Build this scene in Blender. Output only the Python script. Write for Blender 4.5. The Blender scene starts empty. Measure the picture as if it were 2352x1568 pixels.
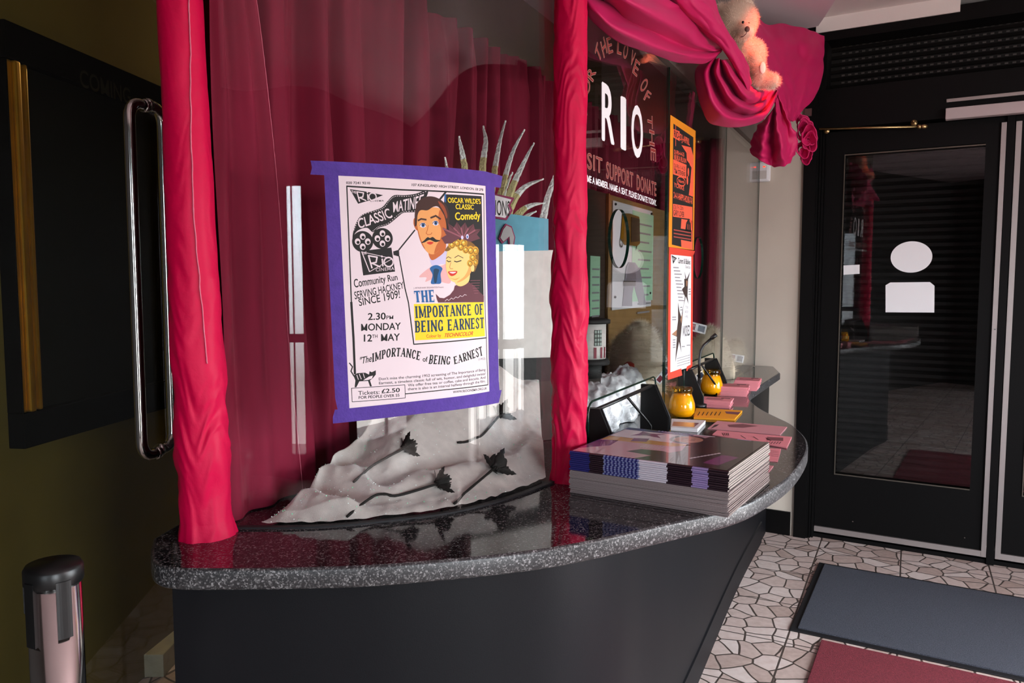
import bpy, bmesh, math, random
from mathutils import Vector, Matrix, noise
from mathutils.geometry import tessellate_polygon

# ------------------------------------------------------------------ camera, world, light, exposure
SC = bpy.context.scene
COL = SC.collection
R = math.radians
FPX = 1797.0; TILT = R(4.5); EYE = 1.45
cam_d = bpy.data.cameras.new('camera'); cam = bpy.data.objects.new('camera', cam_d); COL.objects.link(cam)
cam.location = (0, 0, EYE); cam.rotation_euler = (R(90) - TILT, 0, 0)
cam_d.sensor_width = 36; cam_d.lens = 36 * FPX / 2352; cam_d.clip_start = .01
SC.camera = cam
SC.view_settings.view_transform = 'Standard'; SC.view_settings.look = 'None'
SC.view_settings.gamma = 1; SC.view_settings.use_curve_mapping = False
SC.view_settings.exposure = 0.0
SC.cycles.max_bounces = 10; SC.cycles.transparent_max_bounces = 24
SC.cycles.diffuse_bounces = 4; SC.cycles.glossy_bounces = 5
SC.cycles.caustics_reflective = False; SC.cycles.caustics_refractive = False
SC.cycles.sample_clamp_indirect = 4

world = bpy.data.worlds.new('daylight'); SC.world = world; world.use_nodes = True
wn = world.node_tree.nodes; wl = world.node_tree.links
bg = wn['Background']
tc = wn.new('ShaderNodeTexCoord'); sx = wn.new('ShaderNodeSeparateXYZ'); rp = wn.new('ShaderNodeValToRGB')
wl.new(tc.outputs['Generated'], sx.inputs[0]); 
mp = wn.new('ShaderNodeMapRange'); mp.inputs[1].default_value = -1; mp.inputs[2].default_value = 1
wl.new(sx.outputs['Z'], mp.inputs[0]); wl.new(mp.outputs[0], rp.inputs[0])
rp.color_ramp.elements[0].position = .44; rp.color_ramp.elements[0].color = (.33, .315, .305, 1)
rp.color_ramp.elements[1].position = .53; rp.color_ramp.elements[1].color = (.85, .93, 1.0, 1)
wl.new(rp.outputs[0], bg.inputs['Color']); bg.inputs['Strength'].default_value = 36

def portal(name, loc, rot, sx_, sy_):
    l = bpy.data.lights.new(name, 'AREA'); l.shape = 'RECTANGLE'; l.size = sx_; l.size_y = sy_
    l.cycles.is_portal = True
    o = bpy.data.objects.new(name, l); o.location = loc; o.rotation_euler = rot; COL.objects.link(o)
# openings of the street front: glazed shopfront on the right, entrance doors behind the camera
FRONT_X = 3.3; BACK_Y = -2.7
portal('shopfront_daylight', (FRONT_X + .05, 1.65, .9), (0, R(90), 0), 1.72, 2.05)
portal('street_window_daylight', (2.4, BACK_Y - .05, 1.15), (R(90), 0, 0), 1.5, 2.2)
portal('entrance_daylight', (-.72, BACK_Y - .05, 1.15), (R(90), 0, 0), .7, 2.1)

def lamp(kind, name, loc, energy, color, radius=.05, aim=None, angle=None, blend=.5):
    l = bpy.data.lights.new(name, kind); l.energy = energy; l.color = color; l.shadow_soft_size = radius
    o = bpy.data.objects.new(name, l); o.location = loc; COL.objects.link(o)
    if aim is not None:
        o.rotation_euler = (Vector(aim) - Vector(loc)).to_track_quat('-Z', 'Y').to_euler()
        l.spot_size = angle; l.spot_blend = blend
    return o

# ------------------------------------------------------------------ measuring helpers
ct, st_ = math.cos(TILT), math.sin(TILT)
def ray(u, v):
    a = (u - 1176) / FPX; b = (784 - v) / FPX
    return Vector((a, ct + b * st_, -st_ + b * ct))
def onz(u, v, z):
    d = ray(u, v); k = (z - EYE) / d.z
    return Vector((d.x * k, d.y * k, z))
def ony(u, v, Y):
    d = ray(u, v); k = Y / d.y
    return Vector((d.x * k, Y, EYE + d.z * k))
def C4(x, y): return (1260 + x / 3.136, y / 3.136)
def C5(x, y): return (1260 + x / 3.136, 420 + y / 3.136)
def C6(x, y): return (1260 + x / 3.136, 780 + y / 3.136)
def C7(x, y): return (1780 + x / 2, y / 2)
def Z1(x, y): return (700 + x / 4.479, 350 + y / 4.479)
def Z2(x, y): return (700 + x / 4.479, 650 + y / 4.479)
def ZB(x, y): return (1630 + x / 3.919, y / 3.919)
HC = .96                                     # counter top height

# ------------------------------------------------------------------ materials
def lin(h):
    h = h.lstrip('#'); out = []
    for i in (0, 2, 4):
        c = int(h[i:i + 2], 16) / 255
        out.append(c / 12.92 if c <= .04045 else ((c + .055) / 1.055) ** 2.4)
    return tuple(out) + (1,)
MATS = {}
def pmat(name, col, rough=.5, metal=0, sheen=0, coat=0, spec=.5, noise_amt=0, noise_scale=20, bump=0, bump_scale=80, emit=None, est=0, trans=0, alpha=1, sheen_tint=None, stretch=None, ior=1.45, sss=0):
    if name in MATS: return MATS[name]
    m = bpy.data.materials.new(name); m.use_nodes = True; nt = m.node_tree; b = nt.nodes['Principled BSDF']
    c = lin(col) if isinstance(col, str) else tuple(col) + (1,)
    b.inputs['Base Color'].default_value = c; b.inputs['Roughness'].default_value = rough
    b.inputs['Metallic'].default_value = metal; b.inputs['Sheen Weight'].default_value = sheen
    b.inputs['Coat Weight'].default_value = coat; b.inputs['Specular IOR Level'].default_value = spec
    b.inputs['Transmission Weight'].default_value = trans; b.inputs['Alpha'].default_value = alpha
    b.inputs['IOR'].default_value = ior
    if sss: b.inputs['Subsurface Weight'].default_value = sss; b.inputs['Subsurface Radius'].default_value = (.02, .015, .01)
    if sheen: b.inputs['Sheen Roughness'].default_value = .4; b.inputs['Sheen Tint'].default_value = sheen_tint or c
    if emit: b.inputs['Emission Color'].default_value = lin(emit); b.inputs['Emission Strength'].default_value = est
    if noise_amt or bump:
        t = nt.nodes.new('ShaderNodeTexCoord'); mpn = nt.nodes.new('ShaderNodeMapping')
        nt.links.new(t.outputs['Object'], mpn.inputs[0])
        if stretch: mpn.inputs['Scale'].default_value = stretch
    if noise_amt:
        n = nt.nodes.new('ShaderNodeTexNoise'); n.inputs['Scale'].default_value = noise_scale; n.inputs['Detail'].default_value = 5
        nt.links.new(mpn.outputs[0], n.inputs['Vector'])
        r = nt.nodes.new('ShaderNodeValToRGB'); nt.links.new(n.outputs['Fac'], r.inputs[0])
        r.color_ramp.elements[0].position = .3; r.color_ramp.elements[1].position = .7
        r.color_ramp.elements[0].color = tuple(max(0, x * (1 - noise_amt)) for x in c[:3]) + (1,)
        r.color_ramp.elements[1].color = tuple(min(1, x * (1 + noise_amt)) for x in c[:3]) + (1,)
        nt.links.new(r.outputs[0], b.inputs['Base Color'])
    if bump:
        n = nt.nodes.new('ShaderNodeTexNoise'); n.inputs['Scale'].default_value = bump_scale; n.inputs['Detail'].default_value = 3
        nt.links.new(mpn.outputs[0], n.inputs['Vector'])
        bp = nt.nodes.new('ShaderNodeBump'); bp.inputs['Strength'].default_value = bump; bp.inputs['Distance'].default_value = .01
        nt.links.new(n.outputs['Fac'], bp.inputs['Height']); nt.links.new(bp.outputs[0], b.inputs['Normal'])
    MATS[name] = m; return m
def glass_mat(name, tint=(1, 1, 1), refl=1.0, rough=0.0, dust=0.0):
    # clear float glass: light passes straight through, the surface mirrors more at a glancing angle
    m = bpy.data.materials.new(name); m.use_nodes = True; nt = m.node_tree; nd = nt.nodes; nd.clear()
    out = nd.new('ShaderNodeOutputMaterial'); tr = nd.new('ShaderNodeBsdfTransparent'); gl = nd.new('ShaderNodeBsdfGlossy')
    mx = nd.new('ShaderNodeMixShader'); lw = nd.new('ShaderNodeLayerWeight')
    tr.inputs[0].default_value = tuple(tint) + (1,); gl.inputs['Roughness'].default_value = rough
    lw.inputs['Blend'].default_value = .5
    pw = nd.new('ShaderNodeMath'); pw.operation = 'POWER'; pw.inputs[1].default_value = 4.5
    ml = nd.new('ShaderNodeMath'); ml.operation = 'MULTIPLY_ADD'; ml.inputs[1].default_value = .9; ml.inputs[2].default_value = .042 * refl
    nt.links.new(lw.outputs['Facing'], pw.inputs[0]); nt.links.new(pw.outputs[0], ml.inputs[0])
    nt.links.new(ml.outputs[0], mx.inputs[0]); nt.links.new(tr.outputs[0], mx.inputs[1]); nt.links.new(gl.outputs[0], mx.inputs[2])
    last = mx.outputs[0]
    if dust:
        df = nd.new('ShaderNodeBsdfDiffuse'); df.inputs[0].default_value = (.8, .8, .82, 1)
        m2 = nd.new('ShaderNodeMixShader'); m2.inputs[0].default_value = dust
        nt.links.new(last, m2.inputs[1]); nt.links.new(df.outputs[0], m2.inputs[2]); last = m2.outputs[0]
    nt.links.new(last, out.inputs[0]); MATS[name] = m; return m
def granite():
    m = bpy.data.materials.new('granite'); m.use_nodes = True; nt = m.node_tree; b = nt.nodes['Principled BSDF']
    t = nt.nodes.new('ShaderNodeTexCoord')
    v = nt.nodes.new('ShaderNodeTexVoronoi'); v.inputs['Scale'].default_value = 400
    n = nt.nodes.new('ShaderNodeTexNoise'); n.inputs['Scale'].default_value = 170; n.inputs['Detail'].default_value = 6
    nt.links.new(t.outputs['Object'], v.inputs['Vector']); nt.links.new(t.outputs['Object'], n.inputs['Vector'])
    mx = nt.nodes.new('ShaderNodeMix'); mx.data_type = 'FLOAT'; mx.inputs[0].default_value = .55
    nt.links.new(v.outputs['Color'], mx.inputs[2]); nt.links.new(n.outputs['Fac'], mx.inputs[3])
    r = nt.nodes.new('ShaderNodeValToRGB'); cr = r.color_ramp
    cr.elements[0].position = .34; cr.elements[0].color = (.004, .004, .005, 1)
    cr.elements[1].position = .74; cr.elements[1].color = (.2, .195, .195, 1)
    e = cr.elements.new(.52); e.color = (.014, .013, .014, 1)
    e = cr.elements.new(.6); e.color = (.06, .058, .058, 1)
    nt.links.new(mx.outputs[0], r.inputs[0]); nt.links.new(r.outputs[0], b.inputs['Base Color'])
    b.inputs['Roughness'].default_value = .07; MATS['granite'] = m; return m
def marble_floor():
    m = bpy.data.materials.new('marble_paving'); m.use_nodes = True; nt = m.node_tree; b = nt.nodes['Principled BSDF']; L = nt.links.new
    t = nt.nodes.new('ShaderNodeTexCoord'); mpn = nt.nodes.new('ShaderNodeMapping'); mpn.inputs['Rotation'].default_value = (0, 0, R(27))
    L(t.outputs['Object'], mpn.inputs[0])
    nz = nt.nodes.new('ShaderNodeTexNoise'); nz.inputs['Scale'].default_value = 7; nz.inputs['Detail'].default_value = 1
    L(mpn.outputs[0], nz.inputs['Vector'])
    ad = nt.nodes.new('ShaderNodeMix'); ad.data_type = 'RGBA'; ad.blend_type = 'LINEAR_LIGHT'; ad.inputs[0].default_value = .018
    L(mpn.outputs[0], ad.inputs[6]); L(nz.outputs['Color'], ad.inputs[7])
    def vor(feature, out):
        v = nt.nodes.new('ShaderNodeTexVoronoi'); v.feature = feature; v.inputs['Scale'].default_value = 10.5
        v.voronoi_dimensions = '2D'; L(ad.outputs[2], v.inputs['Vector']); return v.outputs[out]
    ed = vor('DISTANCE_TO_EDGE', 'Distance'); cc = vor('F1', 'Color')
    sp = nt.nodes.new('ShaderNodeSeparateXYZ'); L(mpn.outputs[0], sp.inputs[0])
    def gridline(sock):
        a = nt.nodes.new('ShaderNodeMath'); a.operation = 'PINGPONG'; a.inputs[1].default_value = .2; L(sock, a.inputs[0])
        c = nt.nodes.new('ShaderNodeMath'); c.operation = 'MULTIPLY'; c.inputs[1].default_value = 11; L(a.outputs[0], c.inputs[0]); return c.outputs[0]
    m1 = nt.nodes.new('ShaderNodeMath'); m1.operation = 'MINIMUM'; L(gridline(sp.outputs['X']), m1.inputs[0]); L(gridline(sp.outputs['Y']), m1.inputs[1])
    m2 = nt.nodes.new('ShaderNodeMath'); m2.operation = 'MINIMUM'; L(m1.outputs[0], m2.inputs[0]); L(ed, m2.inputs[1])
    gr = nt.nodes.new('ShaderNodeMapRange'); gr.inputs[1].default_value = .028; gr.inputs[2].default_value = .05; L(m2.outputs[0], gr.inputs[0])
    sc = nt.nodes.new('ShaderNodeSeparateColor'); L(cc, sc.inputs[0])
    vein = nt.nodes.new('ShaderNodeTexNoise'); vein.inputs['Scale'].default_value = 36; vein.inputs['Detail'].default_value = 7; L(t.outputs['Object'], vein.inputs['Vector'])
    av = nt.nodes.new('ShaderNodeMix'); av.data_type = 'FLOAT'; av.inputs[0].default_value = .5; L(sc.outputs[0], av.inputs[2]); L(vein.outputs['Fac'], av.inputs[3])
    r = nt.nodes.new('ShaderNodeValToRGB'); L(av.outputs[0], r.inputs[0])
    r.color_ramp.elements[0].position = .2; r.color_ramp.elements[0].color = lin('#b39c92')
    r.color_ramp.elements[1].position = .8; r.color_ramp.elements[1].color = lin('#e6d9d3')
    e = r.color_ramp.elements.new(.5); e.color = lin('#d3bfb7')
    mx = nt.nodes.new('ShaderNodeMix'); mx.data_type = 'RGBA'; L(gr.outputs[0], mx.inputs[0])
    mx.inputs[6].default_value = lin('#4c423c'); L(r.outputs[0], mx.inputs[7]); L(mx.outputs[2], b.inputs['Base Color'])
    b.inputs['Roughness'].default_value = .42
    bp = nt.nodes.new('ShaderNodeBump'); bp.inputs['Strength'].default_value = .4; bp.inputs['Distance'].default_value = .004
    L(gr.outputs[0], bp.inputs['Height']); L(bp.outputs[0], b.inputs['Normal'])
    return m

M = {}
M['granite'] = granite(); M['granite_edge'] = M['granite'].copy(); M['granite_edge'].name = 'granite_edge'; M['granite_edge'].node_tree.nodes['Principled BSDF'].inputs['Roughness'].default_value = .38
for e_ in M['granite_edge'].node_tree.nodes['Color Ramp'].color_ramp.elements: e_.color = tuple(c * 1.5 + .008 for c in e_.color[:3]) + (1,)
M['floor'] = marble_floor()
M['black_lam'] = pmat('black_laminate', '#111114', .5, spec=.16, bump=.03, bump_scale=400)
M['black_paint'] = pmat('black_paint', '#0b0a0a', .45, spec=.12)
M['black_plastic'] = pmat('black_plastic', '#101010', .35)
M['rubber'] = pmat('rubber', '#141316', .6)
M['cream'] = pmat('cream_paint', '#c9beb0', .6, noise_amt=.05, noise_scale=3)
M['lilac'] = pmat('lilac_paint', '#e2cfd6', .7)
M['white_paint'] = pmat('white_paint', '#e6dfda', .6)
M['olive'] = pmat('olive_paint', '#5e5124', .8, spec=.03, noise_amt=.25, noise_scale=1.3)
M['brown_wall'] = pmat('brown_paint', '#8c7a5c', .7, noise_amt=.15, noise_scale=2)
M['tinted'] = glass_mat('tinted_glass', (.72, .73, .74), 1)
M['lobby'] = pmat('lobby_paint', '#1d1815', .7)
M['soffit'] = pmat('grey_soffit', '#5f564f', .7)
M['dark_wall'] = pmat('dark_wall', '#5b5348', .7)
M['velvet_post'] = pmat('velvet_post', '#bf003c', .5, sheen=.12, sheen_tint=(1, .06, .16, 1), spec=.2, bump=.10, bump_scale=70)
M['velvet_curtain'] = pmat('velvet_curtain', '#7c022b', .8, sheen=.2, sheen_tint=(1, .15, .25, 1), noise_amt=.12, noise_scale=30, stretch=(1, 1, .1))
M['swag'] = pmat('swag_cloth', '#b80653', .6, sheen=.25, sheen_tint=(1, .15, .4, 1), bump=.05, bump_scale=300)
M['seam'] = pmat('frayed_edge', '#d06a80', .9)
M['chrome'] = pmat('chrome', '#d8d4d0', .12, metal=1)
M['brushed'] = pmat('brushed_metal', '#b9b2ad', .38, metal=1)
M['alu'] = pmat('aluminium', '#a89f9c', .42, metal=.8)
M['brass'] = pmat('brass', '#b39a6b', .3, metal=1)
M['gold'] = pmat('gold_leaf', '#a07418', .38, metal=.75, noise_amt=.2, noise_scale=8)
M['board'] = pmat('black_board', '#14130e', .8, spec=0)
M['boardfr'] = pmat('black_frame', '#0b0a08', .8, spec=0)
M['glass'] = glass_mat('clear_glass', (.975, .985, .98), .72)
M['door_glass'] = glass_mat('door_glass', (.9, .9, .9), 1.3)
M['glass_edge'] = pmat('glass_edge', '#0c2a20', .15)
M['paper'] = pmat('paper_pink_white', '#e3d1d5', .7)
M['white'] = pmat('print_white', '#eeeef0', .6)
M['ink'] = pmat('ink_black', '#15120f', .7)
M['purple'] = pmat('purple_tape', '#4c308a', .75, noise_amt=.12, noise_scale=60, bump=.15, bump_scale=200)
M['yellow'] = pmat('print_yellow', '#f2cc22', .7)
M['pblue'] = pmat('print_blue', '#1f5c94', .7)
M['navy'] = pmat('print_navy', '#10344e', .7)
M['red'] = pmat('print_red', '#c8321e', .7)
M['skin'] = pmat('print_skin', '#e09a58', .7)
M['skin_y'] = pmat('print_skin_yellow', '#edc77a', .7)
M['skin_d'] = pmat('print_skin_shade', '#b9602c', .7)
M['hair'] = pmat('print_hair', '#3a1d14', .7)
M['hair_r'] = pmat('print_hair_red', '#8c3d1c', .7)
M['curl'] = pmat('print_curl', '#c79324', .7)
M['plum'] = pmat('print_plum', '#5d3038', .7)
M['plum_l'] = pmat('print_plum_light', '#8a4d58', .7)
M['pinkshirt'] = pmat('print_shirt', '#dfa9a6', .7)
M['lilacp'] = pmat('print_lilac', '#c9bfdc', .7)
M['orange'] = pmat('print_orange', '#e88f14', .7)
M['coral'] = pmat('print_coral', '#f26244', .7)
M['redtape'] = pmat('red_tape', '#d8402c', .7)
M['flyer'] = pmat('pink_flyer', '#e8919a', .7, noise_amt=.03)
M['flyer_e'] = pmat('orange_flyer', '#f0a31a', .7)
M['grey_ink'] = pmat('print_grey', '#8d8a8e', .7)
M['lred'] = pmat('sign_red', '#7e1d18', .6)
# ------------------------------------------------------------------ mesh building
class MB:
    def __init__(s): s.v = []; s.f = []; s.m = []; s.sm = []
    def add(s, vs, fs, mat, smooth=False):
        o = len(s.v); s.v += [Vector(p) for p in vs]
        for f in fs: s.f.append([o + i for i in f]); s.m.append(mat); s.sm.append(smooth)
        return s
    def box(s, a, b, mat, T=None, bev=0):
        x0, y0, z0 = a; x1, y1, z1 = b
        if bev:
            bm = bmesh.new(); bmesh.ops.create_cube(bm, size=1)
            for v in bm.verts: v.co = Vector(((x0 + x1) / 2 + v.co.x * (x1 - x0), (y0 + y1) / 2 + v.co.y * (y1 - y0), (z0 + z1) / 2 + v.co.z * (z1 - z0)))
            bmesh.ops.bevel(bm, geom=bm.edges[:], offset=bev, segments=2, affect='EDGES', profile=.6)
            bm.verts.index_update(); vs = [v.co.copy() for v in bm.verts]; fs = [[v.index for v in f.verts] for f in bm.faces]; bm.free()
        else:
            vs = [Vector((x, y, z)) for x in (x0, x1) for y in (y0, y1) for z in (z0, z1)]
            fs = [(0, 1, 3, 2), (4, 6, 7, 5), (0, 4, 5, 1), (2, 3, 7, 6), (0, 2, 6, 4), (1, 5, 7, 3)]
        if T is not None: vs = [T(p) for p in vs]
        return s.add(vs, fs, mat)
    def tube(s, pts, r, mat, n=10, cap=True, smooth=True):
        pts = [Vector(p) for p in pts]; rs = r if isinstance(r, (list, tuple)) else [r] * len(pts)
        vs = []; fs = []; ref = None
        for i, p in enumerate(pts):
            t = (pts[min(i + 1, len(pts) - 1)] - pts[max(i - 1, 0)]).normalized()
            if ref is None: ref = t.orthogonal().normalized()
            a = (ref - t * ref.dot(t)).normalized(); ref = a; b = t.cross(a)
            for k in range(n):
                w = 2 * math.pi * k / n; vs.append(p + (a * math.cos(w) + b * math.sin(w)) * rs[i])
        for i in range(len(pts) - 1):
            for k in range(n): fs.append((i * n + k, i * n + (k + 1) % n, (i + 1) * n + (k + 1) % n, (i + 1) * n + k))
        if cap: fs.append(tuple(range(n))[::-1]); fs.append(tuple((len(pts) - 1) * n + k for k in range(n)))
        return s.add(vs, fs, mat, smooth)
    def lathe(s, prof, c, mat, n=32, smooth=True, cap=True):
        c = Vector(c); vs = []; fs = []
        for (r, z) in prof:
            for k in range(n):
                w = 2 * math.pi * k / n; vs.append(c + Vector((r * math.cos(w), r * math.sin(w), z)))
        for i in range(len(prof) - 1):
            for k in range(n): fs.append((i * n + k, i * n + (k + 1) % n, (i + 1) * n + (k + 1) % n, (i + 1) * n + k))
        if cap:
            fs.append(tuple(range(n))[::-1]); fs.append(tuple((len(prof) - 1) * n + k for k in range(n)))
        return s.add(vs, fs, mat, smooth)
    def grid(s, fn, nu, nv, mat, smooth=True, closeu=False):
        vs = [fn(i / nu, j / nv) for j in range(nv + 1) for i in range(nu + (0 if closeu else 1))]
        w = nu if closeu else nu + 1; fs = []
        for j in range(nv):
            for i in range(nu): fs.append((j * w + i, j * w + (i + 1) % w, (j + 1) * w + (i + 1) % w, (j + 1) * w + i))
        return s.add(vs, fs, mat, smooth)
    def prism(s, poly, z0, z1, mat, T=None, smooth=False):
        n = len(poly); vs = [Vector((p[0], p[1], z0)) for p in poly] + [Vector((p[0], p[1], z1)) for p in poly]
        if T is not None: vs = [T(p) for p in vs]
        fs = [(i, (i + 1) % n, n + (i + 1) % n, n + i) for i in range(n)]
        for t in tessellate_polygon([[Vector((p[0], p[1], 0)) for p in poly]]):
            fs.append(tuple(t)); fs.append(tuple(n + i for i in t)[::-1])
        return s.add(vs, fs, mat, smooth)
    def ellipsoid(s, c, r, mat, nu=20, nv=12, rot=None):
        c = Vector(c); r = r if isinstance(r, (tuple, list)) else (r, r, r); rot = rot or Matrix.Identity(3)
        def f(a, b):
            t = 2 * math.pi * a; p = math.pi * (b - .5)
            return c + rot @ Vector((r[0] * math.cos(p) * math.cos(t), r[1] * math.cos(p) * math.sin(t), r[2] * math.sin(p)))
        return s.grid(f, nu, nv, mat, True, closeu=True)
    def sharp(s): s.sm = [False] * len(s.sm); return s
    def build(s, name, parent=None, loc=None, fix=True):
        me = bpy.data.meshes.new(name); slots = []
        for m in s.m:
            if m not in slots: slots.append(m)
        top = parent; off = Vector((0, 0, 0))
        while top is not None: off += top.location; top = top.parent
        if loc is not None: off = Vector(loc)
        me.from_pydata([p - off for p in s.v], [], s.f)
        for m in slots: me.materials.append(m)
        me.polygons.foreach_set('material_index', [slots.index(m) for m in s.m])
        me.polygons.foreach_set('use_smooth', s.sm)
        if fix:
            bm = bmesh.new(); bm.from_mesh(me); bmesh.ops.recalc_face_normals(bm, faces=bm.faces[:]); bm.to_mesh(me); bm.free()
        me.update()
        o = bpy.data.objects.new(name, me); COL.objects.link(o)
        if parent is not None: o.parent = parent
        elif loc is not None: o.location = loc
        return o
def tag(o, label=None, cat=None, group=None, kind=None):
    if label: o['label'] = label
    if cat: o['category'] = cat
    if group: o['group'] = group
    if kind: o['kind'] = kind
    return o
def thing(name, loc, label, cat, group=None):
    o = bpy.data.objects.new(name, None); o.empty_display_size = .05; o.location = loc; COL.objects.link(o)
    return tag(o, label, cat, group)
def struct(o, kind='structure'): o['kind'] = kind; return o
def kids(o): return [c for c in bpy.data.objects if c.parent == o]
def copy_tree(o, loc=None, rz=None, label=None, parent=None):
    c = o.copy(); COL.objects.link(c)
    if parent is not None: c.parent = parent
    if loc is not None: c.location = loc
    if rz is not None: c.rotation_euler = (0, 0, rz)
    if label: c['label'] = label
    for ch in kids(o): copy_tree(ch, parent=c)
    return c
def solid(o, th, off=-1):
    md = o.modifiers.new('thickness', 'SOLIDIFY'); md.thickness = th; md.offset = off; return o
def cr(P, n):
    # Catmull-Rom through P, n samples per span
    P = [Vector(p) for p in P]; out = []
    for i in range(len(P) - 1):
        a = P[max(i - 1, 0)]; b = P[i]; c = P[i + 1]; d = P[min(i + 2, len(P) - 1)]
        if i == 0: a = b * 2 - c
        if i == len(P) - 2: d = c * 2 - b
        for k in range(n):
            t = k / n; out.append(.5 * ((2 * b) + (c - a) * t + (2 * a - 5 * b + 4 * c - d) * t * t + (3 * b - a - 3 * c + d) * t ** 3))
    out.append(P[-1].copy()); return out
def cr_at(P, t):
    n = len(P) - 1; x = min(max(t, 0), 1) * n; i = min(int(x), n - 1); f = x - i
    b = P[i]; c = P[i + 1]; a = P[i - 1] if i > 0 else b * 2 - c; d = P[i + 2] if i + 2 <= n else c * 2 - b
    return .5 * ((2 * b) + (c - a) * f + (2 * a - 5 * b + 4 * c - d) * f * f + (3 * b - a - 3 * c + d) * f ** 3)
def nz(x, y=0., z=0.): return noise.noise((x, y, z))

# ------------------------------------------------------------------ surfaces that carry writing: (s, z) metres on a surface
class Plane:
    def __init__(s, p0, d, side):
        s.p = Vector((p0[0], p0[1])); s.d = Vector((d[0], d[1])).normalized(); s.n = Vector((s.d.y, -s.d.x)) * side; s.flat = True
    def st(s, u, v):
        r = ray(u, v); n = s.n; k = (s.p.x * n.x + s.p.y * n.y) / (r.x * n.x + r.y * n.y)
        return Vector(((Vector((r.x * k, r.y * k)) - s.p).dot(s.d), EYE + r.z * k))
    def at(s, q, z, off=0.):
        p = s.p + s.d * q + s.n * off; return Vector((p.x, p.y, z))
class Curve:
    def __init__(s, pts):
        s.pl = [p.to_2d() for p in cr([Vector((a, b, 0)) for a, b in pts], 40)]; s.flat = False
        s.L = [0.]
        for a, b in zip(s.pl, s.pl[1:]): s.L.append(s.L[-1] + (b - a).length)
    def st(s, u, v):
        r = ray(u, v); g = r.x / r.y
        for i in range(len(s.pl) - 1):
            a, b = s.pl[i], s.pl[i + 1]
            if (i == len(s.pl) - 2) or b.x / b.y >= g:
                # a + t (b-a) on the ray x = g y
                e = b - a; t = (g * a.y - a.x) / (e.x - g * e.y); p = a + e * t; k = p.y / r.y
                return Vector((s.L[i] + t * e.length, EYE + r.z * k))
    def at(s, q, z, off=0.):
        import bisect
        i = min(max(bisect.bisect(s.L, q) - 1, 0), len(s.pl) - 2); a, b = s.pl[i], s.pl[i + 1]; e = b - a; t = (q - s.L[i]) / e.length
        def nrm(k):
            k = min(max(k, 1), len(s.pl) - 2); d = (s.pl[k + 1] - s.pl[k - 1]).normalized(); return Vector((d.y, -d.x))
        n = nrm(i).lerp(nrm(i + 1), t); p = a + e * t + n * off
        return Vector((p.x, p.y, z))
class Flat:   # horizontal sheet at height z (st are x, y)
    flat = True
    def __init__(s, z): s.z = z
    def st(s, u, v): return onz(u, v, s.z).to_2d()
    def at(s, q, z, off=0.): return Vector((q, z, s.z + off))

_tc = {}
def text_geo(txt, bold=0., sp=1.):
    key = (txt, bold, sp)
    if key in _tc: return _tc[key]
    c = bpy.data.curves.new('lettering', 'FONT'); c.body = txt; c.size = 1; c.offset = bold; c.space_character = sp; c.resolution_u = 4
    o = bpy.data.objects.new('lettering', c); COL.objects.link(o)
    dg = bpy.context.evaluated_depsgraph_get(); me = bpy.data.meshes.new_from_object(o.evaluated_get(dg))
    vs = [(v.co.x, v.co.y) for v in me.vertices]; fs = []
    for p in me.polygons:
        iv = list(p.vertices)
        if len(iv) == 3: fs.append(tuple(iv)); continue
        for t in tessellate_polygon([[Vector((vs[i][0], vs[i][1], 0)) for i in iv]]): fs.append(tuple(iv[i] for i in t))
    for i, (x, y) in enumerate(vs):          # let the middle of a capital M reach the baseline
        for j, (x2, y2) in enumerate(vs):
            if abs(y - .267) < .014 and abs(y2 - .267) < .014 and .003 < x2 - x < .034:
                for k, (x3, y3) in enumerate(vs):
                    if abs(y3 - .402) < .016 and abs(x3 - (x + x2) / 2) < .007: vs[i] = (x - .004, .09); vs[j] = (x2 + .004, .09); vs[k] = (x3, .27); break
    bpy.data.objects.remove(o); bpy.data.curves.remove(c); bpy.data.meshes.remove(me)
    _tc[key] = (vs, fs); return _tc[key]
CAPH = [None]
def caph():
    if CAPH[0] is None: CAPH[0] = max(y for x, y in text_geo('H')[0])
    return CAPH[0]
def sm(pts, n=6):
    P = [Vector((a, b, 0)) for a, b in pts]; Q = cr([P[-1]] + P + [P[0], P[1]], n)
    return [(p.x, p.y) for p in Q[n:-n - 1]]
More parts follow.
